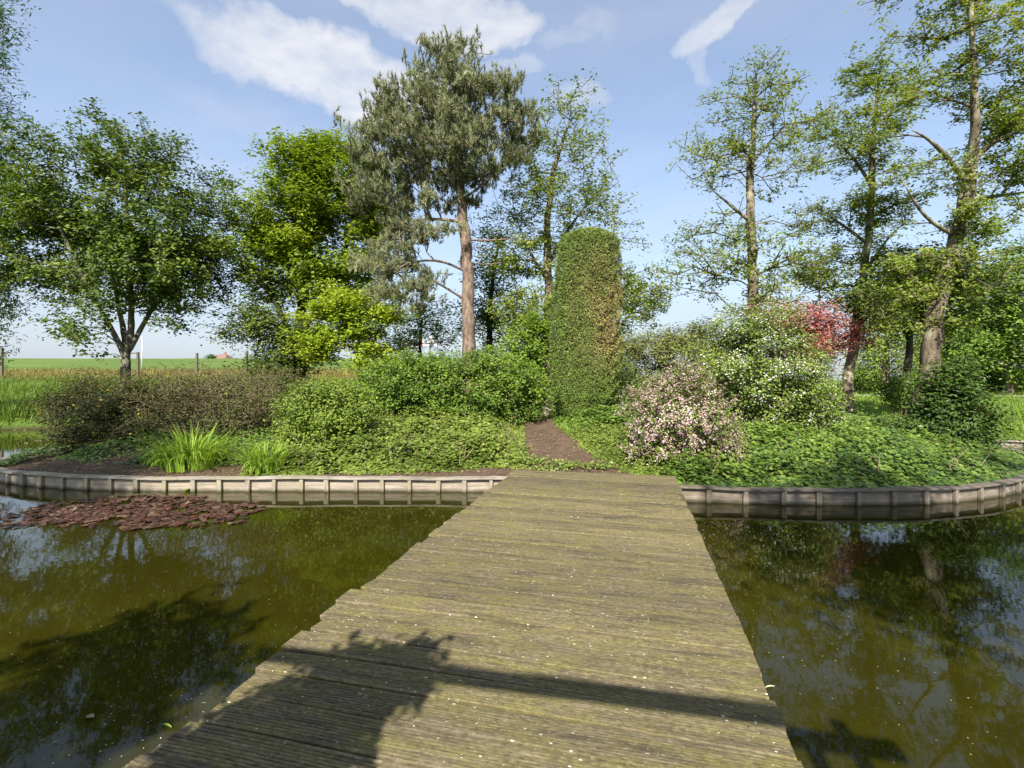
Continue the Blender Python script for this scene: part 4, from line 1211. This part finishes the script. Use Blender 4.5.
# ------------------------------------------------------------------ lily pads and floating bits
def pads():
    rg = np.random.default_rng(91)
    n = 3600
    a = rg.random(n)*2*np.pi; r = rg.random(n)**.55
    px = 148+122*r*np.cos(a); py = 512+18*r*np.sin(a)*(1+.1*np.cos(a))
    strag = rg.random(n) < .04
    px = np.where(strag, rg.uniform(-20, 70, n), px); py = np.where(strag, rg.uniform(506, 526, n), py)
    py = py + 3*(px-148)/122*-.6
    Yv = CAM[2]*F/(py-HY); X = (px-512)/F*Yv
    keep = (nz2(X, Yv, .45)*.75+nz(X, Yv, .16, 2)*.45+rg.normal(size=n)*.06) > .45+.36*np.clip(np.where(strag, 0, r)**3, 0, 1)*.75
    keep &= sdf(X, Yv, ISL) < -.16
    X, Yv = X[keep], Yv[keep]
    m = MB()
    for x, y in zip(X, Yv):
        rad = rg.uniform(.022, .062); k = 9; a0 = rg.random()*6.28
        tilt = rg.normal(size=2)*.032; up = abs(rg.normal())*.006
        if rg.random() < .05: tilt = rg.normal(size=2)*.35; up += .012
        an = a0+np.linspace(.25, 2*np.pi-.25, k)
        ex = rad*np.cos(an)*rg.uniform(.8, 1.1); ey = rad*np.sin(an)
        zz = np.maximum(.004, .008+up+ex*tilt[0]+ey*tilt[1]+.006*np.sin(an*2+a0))
        V = np.concatenate([[[x, y, .010+up]], np.column_stack([x+ex, y+ey, zz])])
        m.add(V, None, [[0, i, i+1] for i in range(1, k)], var=np.clip(rg.random()*.9+(.1 if rg.random() < .06 else 0), 0, 1))
    o = m.build('water_lily_leaves', M['pad'], None)
    tag(o, 'dense patch of reddish brown water lily leaves afloat by the left timber edging', 'water lilies', kind='stuff')
    # scattered specks on the water
    n = 900
    px = np.concatenate([rg.uniform(0, 420, 600), rg.uniform(700, 1024, 300)]); py = 545+223*rg.random(n)
    Yv = CAM[2]*F/(py-HY); X = (px-512)/F*Yv
    ok = (nz(X, Yv, .8)+.2*rg.normal(size=n) > .55) & (np.abs((X+.63)*math.cos(TH)-Yv*math.sin(TH)) > 1.32)
    X, Yv = X[ok], Yv[ok]
    V, T = leaf_geo(np.column_stack([X, Yv, np.full(len(X), .004)]), .010, rg, .6, 30., fold=0)
    V[:, 2] = .004
    tag(mesh_obj('floating_petals', V, T, M['speck'], None, var=np.repeat(rg.random(len(X)), 4)), 'pale petals and specks scattered over the pond water', 'floating petals', kind='stuff')
    # a few bigger floating leaves, each a thing
    for (qx, qy, s, lab) in [(285, 719, .05, 'single reddish leaf afloat on the dark water near the left border of the bridge'), (167, 727, .07, 'thin yellow-green leaf afloat beside the end of a near plank'), (770, 688, .06, 'pale straw afloat on the water right of the bridge'), (187, 492, .11, 'yellow-green water plant leaf standing up at the lily patch edge')]:
        if lab.startswith('single'): qx, qy = 90, 718
        Yc = CAM[2]*F/(qy-HY); X = (qx-512)/F*Yc
        m = MB()
        k = 7; t = np.linspace(0, 1, k)
        asp = .35 if 'leaf' in lab and 'thin' not in lab else .10
        L = s
        an = random.uniform(-.5, .5)
        up = np.array([math.cos(an), math.sin(an), 0]); sd = np.array([-math.sin(an), math.cos(an), 0])
        wv = np.sin(np.pi*np.clip(t, .04, .96))*L*asp
        cv = np.array([up*(tt-.5)*L for tt in t]); zz = .010+.06*L*np.sin(t*3.1)+(.5*L*t if 'standing' in lab else 0)
        V = np.concatenate([cv-sd*wv[:, None]+np.array([0,0,1])*zz[:, None], cv+np.array([0,0,1])*(zz-.006)[:, None], cv+sd*wv[:, None]+np.array([0,0,1])*zz[:, None]])
        Q = [[b+i, b+i+1, b+k+i+1, b+k+i] for b in (0, k) for i in range(k-1)]
        m.add(V, Q, var=.7)
        o = m.build('floating_leaf', M['deadleaf'] if 'reddish' in lab else (M['blade'] if 'yellow' in lab else M['speck']), None)
        o.location = (X, Yc, 0)
        tag(o, lab, 'leaf')
    # bits on the deck
    n = 420
    u = rg.uniform(-1.15, 1.2, n); v = 1.4+6.3*rg.random(n)
    x = -.63+u*math.cos(TH)+v*math.sin(TH); y = -u*math.sin(TH)+v*math.cos(TH)
    V, T = leaf_geo(np.column_stack([x, y, np.full(n, .368)]), .014, rg, .5, 6., fold=.05)
    tag(mesh_obj('leaf_crumbs', V, T, M['deadleaf'], None, var=np.repeat(rg.random(n), 4)), 'tiny dry leaf crumbs scattered on the deck planks', 'crumbs', kind='stuff')
pads()

# ------------------------------------------------------------------ distant things
POSTS = 'fence posts along the dike field'
def post(px, ytop, Y, lab, arm=False):
    x = (px-512)/F*Y; g = gz1(x, Y); zt = P(px, ytop, Y)[2]
    root = empty('fence_post', (x, Y, g)); tag(root, lab, 'fence post', POSTS)
    m = MB(); m.box((0, 0, (zt-g)/2-.1), (.14, .14, zt-g+.2), bev=.015, taper=.94); m.build('shaft', M['oldpost'], root)
    if arm:
        m = MB(); m.box((-.32, .0, zt-g-.08), (.52, .08, .08), bev=.01); m.build('arm', M['oldpost'], root)
    return root
post(2, 348, 34, 'dark wooden fence post at the left border before the dike')
post(138, 352, 34, 'dark wooden post with a short arm right of the forked tree trunk', True)
post(197, 353, 36, 'plain dark fence post midway between forked tree and distant roof')
post(247, 351, 34, 'dark fence post just right of the distant red roof')
def pole(px, ytop, Y, r, lab):
    x = (px-512)/F*Y; g = gz1(x, Y); zt = P(px, ytop, Y)[2]
    root = empty('white_pole', (x, Y, g)); tag(root, lab, 'pole')
    m = MB(); m.tube([(0, 0, -.2), (0, 0, (zt-g)*.5), (0, 0, zt-g)], [r, r*.85, r*.7], 10); m.build('shaft', M['white_paint'], root, smooth=True)
    m = MB(); m.tube([(0, 0, zt-g), (0, 0, zt-g+.06), (0, 0, zt-g+.12)], [r*1.3, r*1.5, r*.5], 10); m.build('cap', M['white_paint'], root, smooth=True)
pole(262, 306, 46, .11, 'thin white pole behind the twisted grey-green tree')
pole(142, 338, 52, .06, 'very thin white pole right of the forked tree trunk')

def signpost():
    Y = 20.0; px = 430
    x = (px-512)/F*Y; g = gz1(x, Y); s = Y/F
    root = empty('signpost', (x, Y, g)); tag(root, 'white fingerpost with red-tipped arms above the rounded shrub', 'signpost')
    zt = P(px, 336, Y)[2]-g
    m = MB(); m.tube([(0, 0, -.1), (0, 0, zt)], .035, 10); m.build('pole', M['grey_metal'], root, smooth=True)
    for (dz, dx, flip) in ((341.4, 0, 1), (345.4, -.01, -1)):
        z = P(px, dz, Y)[2]-g
        a = empty('arm_tmp') if False else None
        m = MB()
        y0 = -.05 if flip > 0 else -.05
        L0, L1, h = -.30, .30, .055
        V = []
        for yy in (y0-.014, y0+.014):
            V += [[L0, yy, z-h], [L1, yy, z-h], [L1, yy, z+h], [L0, yy, z+h]]
        m.add(V, [[0,1,2,3],[7,6,5,4],[0,4,5,1],[1,5,6,2],[2,6,7,3],[3,7,4,0]])
        arm = m.build('arm', M['white_paint'], root)
        for sgn in ((-1, 1) if flip > 0 else (-1,)):
            t = MB(); V = []
            e = L1 if sgn > 0 else L0
            for yy in (y0-.014, y0+.014):
                V += [[e+sgn*.002, yy, z-h], [e+sgn*.12, yy, z], [e+sgn*.002, yy, z+h]]
            t.add(V, [[0,1,4,3],[1,2,5,4],[2,0,3,5]], [[0,2,1],[3,4,5]])
            t.build('red_tip', M['red_paint'], arm)
        if flip > 0:
            t = MB(); t.box((.13, y0-.020, z), (.14, .006, .05)); t.build('emblem', M['grey_metal'], arm)
    m = MB(); m.box((.06, -.05, P(px, 337.4, Y)[2]-g), (.20, .03, .09), bev=.008); m.build('top_plate', M['white_paint'], root)
signpost()

def arch_pole():
    Y = 21.0
    x = (408-512)/F*Y; g = gz1(x, Y); s = Y/F
    o = empty('bent_pole', (x, Y, g)); tag(o, 'white bent tube half hidden left of the fingerpost', 'pole')
    z0 = P(0, 345, Y)[2]-g
    a = np.linspace(np.pi, .25*np.pi, 12)
    pts = [(0, 0, -.1), (0, 0, z0*.5)]+[(.20+.20*math.cos(t), 0, z0+.20*math.sin(t)) for t in a]
    m = MB(); m.tube(pts, .045, 10); m.build('tube', M['white_paint'], o, smooth=True)
    m = MB(); m.tube([(.36, 0, z0+.13), (.42, 0, z0+.08)], .06, 10); m.build('end_cap', M['grey_metal'], o)
arch_pole()

def house(name, lab, px, Y, w, d, wallh, roofh, wm, rm, g=None, ridge_y=None):
    x = (px-512)/F*Y; g = gz1(x, Y) if g is None else g
    root = empty(name, (x, Y, g)); tag(root, lab, 'building')
    m = MB(); m.box((0, 0, wallh/2-.3), (w, d, wallh+.6)); 
    for s in (-1, 1):
        pass
    m.build('wall', wm, root)
    # hipped roof with thickness
    e = .4; V = np.array([[-w/2-e,-d/2-e,wallh],[w/2+e,-d/2-e,wallh],[w/2+e,d/2+e,wallh],[-w/2-e,d/2+e,wallh],[-w*.22,0,wallh+roofh],[w*.22,0,wallh+roofh],
                  [-w/2-e,-d/2-e,wallh-.18],[w/2+e,-d/2-e,wallh-.18],[w/2+e,d/2+e,wallh-.18],[-w/2-e,d/2+e,wallh-.18]])
    m = MB(); m.add(V, [[0,1,5,4],[2,3,4,5],[6,9,8,7],[0,6,7,1],[1,7,8,2],[2,8,9,3],[3,9,6,0]], [[1,2,5],[3,0,4]])
    rf = m.build('roof', rm, root)
    m = MB(); m.box((w*.12, .0, wallh+roofh+.15), (.5, .5, 1.0), bev=.03); m.build('chimney', M['brick'], rf)
    for sx in (-.28, .28):
        m = MB(); m.box((w*sx, -d/2-.02, wallh*.5), (1.0, .08, 1.1)); f = m.build('window', M['white_paint'], root)
        m = MB(); m.box((w*sx, -d/2-.064, wallh*.5), (.84, .01, .94)); m.build('pane', M['glass'], f)
    m = MB(); m.box((0, -d/2-.02, 1.02), (.95, .08, 2.05)); m.build('door', M['black_paint'], root)
    return root
house('farmhouse', 'distant farmhouse whose red hipped roof peeps over the dike', 223, 150, 5.2, 7.5, 5.4, 2.2, M['brick'], M['roof_tile'], g=2.2)
house('white_cottage', 'white house glimpsed through leaves right of the big alder trunk', 949, 44, 3.6, 4.5, 3.0, 1.2, M['white_paint'], M['roof_tile'])
# dark round bush next to the far roof
shrub('distant_bush', 'dark distant bush on the dike crest left of the red roof', 66.0, [(211, 358.6, 2.5, 1.0)], 210, 8, 8, 8, .25, M['leaf_dark'], 95, nst=3, cl_r=.16, tw_r=.2)

# narrow path with kerb on the right mainland
def side_path():
    xs = np.linspace(13, 60, 48)
    V = []
    for x in xs:
        c = 26.3-.04*(x-14)
        for dy in (-.35, .35):
            V.append([x, c+dy, float(land_z(np.array([x]), np.array([c+dy]))[0])+.03])
    Q = [[2*i, 2*i+2, 2*i+3, 2*i+1] for i in range(len(xs)-1)]
    o = mesh_obj('path', np.array(V), np.array(Q), M['path']); tag(o, 'narrow pale footpath crossing the right lawn', 'path', kind='structure')
side_path()

# ------------------------------------------------------------------ things behind the viewer that throw the shadows seen in the photo
SUN_EL = R(42.0); SUN_AZ = math.atan2(.20, .98)       # direction the light travels on the ground, from +Y towards +X
cot = 1/math.tan(SUN_EL)
KX, KY = cot*math.sin(SUN_AZ), cot*math.cos(SUN_AZ)
def caster(p_shadow, zs, z):
    """point at height z whose shadow falls on p_shadow (x,y) at height zs"""
    return np.array([p_shadow[0]-KX*(z-zs), p_shadow[1]-KY*(z-zs), z])
def gate():
    zb = 2.95
    a = caster((-.75, 2.475), .36, zb); b0 = caster((1.16, 2.10), .36, zb); dv = unit(b0-a)
    b = a+dv*2.62; a2 = a-dv*.75
    mid = (a+b)/2
    root = empty('wooden_gate_frame', (mid[0], mid[1], .36))
    tag(root, 'wooden gate frame over the bridge start that throws the long beam shadow', 'gate frame')
    of = np.array([mid[0], mid[1], .36])
    ang = math.atan2(dv[1], dv[0]); Mx = np.array(Matrix.Rotation(ang, 3, 'Z'))
    m = MB(); m.box((a2+b)/2-of, (np.linalg.norm(b-a2), .085, .085), M=Mx, bev=.01); m.build('beam', M['beam'], root)
    for q, nm in ((b-dv*.22, 'post'), (b-dv*.42, 'post'), (a2+dv*.12, 'post')):
        top_ = zb-.06 if nm == 'post' and np.allclose(q, b-dv*.42) else zb+.14
        m = MB(); m.box((q[0]-of[0], q[1]-of[1], (top_-1.0)/2-.36), (.08, .08, top_+1.0), M=Mx, bev=.01); m.build(nm, M['beam'], root)
    # climbing plant on the left half
    rg = np.random.default_rng(99)
    cx = a2+dv*.30
    tr = [([np.array([a2[0]+.12, a2[1]-.1, .3]), np.array([a2[0]+.05, a2[1]-.12, 1.5]), np.array([cx[0]+.1, cx[1]-.1, 2.85])], [.03, .022, .014])]
    def ell(c, r): return (c, r)
    cl = []
    for c, r, n in ((caster((-.74, 2.36), .36, 2.95), (.27, .14, .15), 26), (caster((-.86, 2.10), .36, 2.6), (.26, .16, .24), 22), (caster((-1.0, 1.82), .36, 2.2), (.34, .2, .3), 24), (caster((-1.05,1.5), .36, 1.7), (.45, .2, .4), 18)):
        v = unit(rg.normal(size=(n, 3)))*rg.random((n, 1))**.4
        cl.append(c+v*np.array(r))
    C = np.concatenate(cl)
    pos, par, rad, isT, term = grow(tr, C, rg, bf=.15, low=0)
    r = np.where(isT, np.maximum(rad, .008), .006)
    o = empty('climbing_plant', (a2[0], a2[1], .36)); tag(o, 'leafy climber massed on the left half of the wooden gate frame', 'climber')
    of = np.array(o.location)
    i = np.where(par >= 0)[0]
    V, Qd = frustums(pos[par[i]]-of, pos[i]-of, r[par[i]], r[i], 5)
    mesh_obj('stem', V, Qd, M['twig'], o)
    rep = np.repeat(term, 90)
    Lp = pos[rep]+rg.normal(size=(len(rep), 3))*np.array([.07, .07, .07])
    V, T = leaf_geo(Lp-of, .065, rg, .7, .4)
    mesh_obj('foliage', V, T, M['leaf_shrub'], o, var=np.repeat(rg.random(len(rep)), 4))
    # the twig that sticks out of the mass
    m = MB(); p0 = caster((-.62, 2.45), .36, 2.95)-of; p1 = caster((-.36, 2.74), .36, 3.0)-of
    m.tube([p0, (p0+p1)/2+np.array([0, 0, .02]), p1], [.02, .016, .010], 6); m.build('shoot', M['twig'], o)
gate()

def back_tree(name, lab, x, y, h, cr, cz, nclump, seed, mat, lv=12, ls=.14, dx=0, sp=1.0):
    # a tree on the near bank behind the viewer, sizes in metres
    g = gz1(x, y); rg = np.random.default_rng(seed)
    tr = [([np.array([x, y, g-.1]), np.array([x+.1, y, g+h*.4]), np.array([x+dx*.6, y+.1, g+h*.7]), np.array([x+dx, y, g+h*.95])], [.25, .2, .12, .04])]
    v = unit(rg.normal(size=(nclump, 3)))*rg.random((nclump, 1))**.4
    C = np.array([x+dx*.7, y, g+cz])+v*np.array(cr)
    C = C[np.argsort(np.linalg.norm(C-np.array([x, y, g+cz*.8]), axis=1))]
    TW = np.concatenate([c+np.clip(rg.normal(size=(11, 3)), -1.5, 1.5)*np.array([.55, .55, .35])*sp for c in C])
    pos, par, rad, isT, term = grow(tr, np.concatenate([C, TW]), rg, bf=.25, low=.3)
    r = np.where(isT, np.maximum(rad, .02), .014)
    o = empty(name, (x, y, g)); tag(o, lab, 'tree'); of = np.array(o.location)
    i = np.where(par >= 0)[0]
    V, Qd = frustums(pos[par[i]]-of, pos[i]-of, np.where(isT[i], r[par[i]], np.minimum(r[par[i]], .04)), r[i], 6)
    mesh_obj('trunk', V, Qd, M['bark_grey'], o, smooth=True)
    rep = np.repeat(term[len(C):], lv)
    Lp = pos[rep]+np.clip(rg.normal(size=(len(rep), 3)), -1.6, 1.6)*(.2 if sp == 1 else .12)
    V, T = leaf_geo(Lp-of, ls, rg, .65, .4)
    mesh_obj('crown', V, T, mat, o, var=np.repeat(rg.random(len(rep)), 4))
back_tree('bank_tree', 'tall tree on the near bank behind the viewer to the left, shading the brown shrubs', -10.6, -3.0, 13.5, (2.5, 2.2, 3.6), 9.3, 66, 101, M['leaf_left'])
back_tree('bank_tree', 'round-headed tree on the near bank right behind the viewer, shading the right water', 3.0, -3.9, 10.5, (2.1, 1.3, 1.8), 8.2, 66, 102, M['leaf_left'])
back_tree('bank_tree', 'tall tree on the near bank far right of the viewer, dappling the ivy', 7.4, -4.2, 12.5, (2.3, 1.5, 2.2), 9.6, 46, 104, M['leaf_left'])
back_tree('bank_tree', 'smaller tree on the near bank whose shadow streaks the left water', -3.65, -2.8, 5.9, (.55, .45, .42), 4.95, 13, 103, M['leaf_left'], sp=.42)

# ------------------------------------------------------------------ sky, sun, camera
def world():
    w = bpy.data.worlds.new('World'); scene.world = w
    w.use_nodes = True
    t = w.node_tree; t.nodes.clear()
    class K(NT):
        def __init__(self): self.t = t
    k = K()
    out = k.n('ShaderNodeOutputWorld'); bg = k.n('ShaderNodeBackground')
    sky = k.n('ShaderNodeTexSky', sky_type='NISHITA')
    sky.sun_disc = False
    sky.sun_elevation = SUN_EL
    sky.sun_rotation = math.pi+SUN_AZ        # the sun stands where the light comes from
    sky.air_density = 1.0; sky.dust_density = .6; sky.ozone_density = 1.3; sky.altitude = 0
    d = k.coord('Generated')
    nrm = k.n('ShaderNodeVectorMath', operation='NORMALIZE'); k.l(d, nrm.inputs[0]); d = nrm.outputs[0]
    warp = k.n('ShaderNodeTexNoise'); warp.inputs['Scale'].default_value = 6.0; warp.inputs['Detail'].default_value = 9; warp.inputs['Roughness'].default_value = .62; k.l(d, warp.inputs['Vector'])
    def cloud(px, py, rx, ry, amp, rot=0.0, soft=.9, wamt=.2):
        c = unit(np.array([(px-512)/F, 1.0, (HY-py)/F]))
        e1 = unit(np.cross(c, np.array([0, 0, 1.0]))); e2 = np.cross(e1, c)
        if rot:
            e1, e2 = e1*math.cos(rot)+e2*math.sin(rot), -e1*math.sin(rot)+e2*math.cos(rot)
        sub = k.n('ShaderNodeVectorMath', operation='SUBTRACT'); k.l(d, sub.inputs[0]); sub.inputs[1].default_value = tuple(c)
        wv = k.n('ShaderNodeVectorMath', operation='SUBTRACT'); k.l(warp.outputs['Color'], wv.inputs[0]); wv.inputs[1].default_value = (.5,.5,.5)
        ws = k.n('ShaderNodeVectorMath', operation='SCALE'); k.l(wv.outputs[0], ws.inputs[0]); ws.inputs['Scale'].default_value = wamt
        ad = k.n('ShaderNodeVectorMath', operation='ADD'); k.l(sub.outputs[0], ad.inputs[0]); k.l(ws.outputs[0], ad.inputs[1])
        cs = np.array([(px-512)/F, 1.0, (HY-py)/F]); shrink = 1/np.linalg.norm(cs)
        def comp(e, r):
            dt = k.n('ShaderNodeVectorMath', operation='DOT_PRODUCT'); k.l(ad.outputs[0], dt.inputs[0]); dt.inputs[1].default_value = tuple(e/(r/F*shrink))
            return k.math('MULTIPLY', dt.outputs['Value'], dt.outputs['Value'])
        q = k.math('ADD', comp(e1, rx), comp(e2, ry))
        v = k.math('SUBTRACT', 1.0, q)
        mr = k.n('ShaderNodeMapRange', interpolation_type='SMOOTHSTEP'); k.l(v, mr.inputs[0]); mr.inputs[1].default_value = -soft; mr.inputs[2].default_value = soft; mr.inputs[4].default_value = amp
        return mr.outputs[0]
    dens = None
    for a in [(325, 72, 120, 36, 1.0, -.10, .62), (262, 52, 55, 27, .85, 0, .7), (390, 95, 50, 22, .6, -.1, .6), (450, 10, 95, 24, .85, .05, .5), (375, 0, 55, 14, .7, 0, .6), (520, 58, 34, 12, .45, -.2, .7), (722, 14, 50, 17, .75, .55, .6), (702, 44, 13, 32, .5, .2, .8),
              (590, 20, 60, 14, .4, .1, .9), (585, 95, 30, 16, .42, 0, .9), (250, 125, 110, 26, .30, -.15, 1.0), (230, 185, 120, 30, .30, -.2, 1.0),
              (-250, 60, 160, 60, .6, .1, 1)]:
        c = cloud(*a[:5], rot=a[5], soft=a[6], wamt=.15 if a[2] < 200 else .1)
        dens = c if dens is None else k.math('MAXIMUM', dens, c)
    # fine break-up and a thin general veil
    fb = k.n('ShaderNodeTexNoise'); fb.inputs['Scale'].default_value = 9; fb.inputs['Detail'].default_value = 7; fb.inputs['Roughness'].default_value = .6; k.l(k.mapping(d, scale=(1, 1, 2.2)), fb.inputs['Vector'])
    fac = k.math('MULTIPLY', dens, k.ramp(fb.outputs['Fac'], [(.30, (.55,)*3), (.62, (1,1,1))]), clamp=True)
    veil = k.ramp(k.noise(k.mapping(d, scale=(1, 1, 3)), 2.2, 5, .55), [(.40, (.15,)*3), (.75, (.30,)*3)])
    fac = k.math('MAXIMUM', fac, veil)
    col = k.mix(fac, sky.outputs[0], (CLOUD, CLOUD*1.0, CLOUD*1.03))
    sepd = k.n('ShaderNodeSeparateXYZ'); k.l(d, sepd.inputs[0])
    hz = k.ramp(sepd.outputs[2], [(0.0, (.92,)*3), (.10, (.70,)*3), (.24, (.25,)*3), (.42, (0,)*3)], 'EASE')
    col = k.mix(hz, col, (2.35, 2.6, 3.05))
    k.l(col, bg.inputs[0]); bg.inputs[1].default_value = SKY
    k.l(bg.outputs[0], out.inputs[0])
SKY = .12; CLOUD = 3.9
world()

sd = bpy.data.lights.new('sun', 'SUN'); sd.energy = 5.0; sd.angle = R(.53); sd.color = (1.0, .945, .85)
so = bpy.data.objects.new('sun', sd); COL.objects.link(so)
ld = Vector((math.sin(SUN_AZ)*math.cos(SUN_EL), math.cos(SUN_AZ)*math.cos(SUN_EL), -math.sin(SUN_EL)))
so.rotation_euler = ld.to_track_quat('-Z', 'Y').to_euler()
so.location = (-6, -20, 25)

cd = bpy.data.cameras.new('camera'); co = bpy.data.objects.new('camera', cd); COL.objects.link(co)
cd.sensor_width = 36.0; cd.lens = F*36/1024
cd.shift_y = -(384-HY)/1024
co.location = tuple(CAM); co.rotation_euler = (R(90), 0, 0)
cd.clip_start = .05; cd.clip_end = 3000
scene.camera = co

vs = scene.view_settings
vs.view_transform = 'Standard'; vs.look = 'None'; vs.exposure = 1.0; vs.gamma = 1.0; vs.use_curve_mapping = False
scene.cycles.max_bounces = 6; scene.cycles.transmission_bounces = 3; scene.cycles.diffuse_bounces = 3; scene.cycles.glossy_bounces = 3
scene.cycles.use_denoising = True
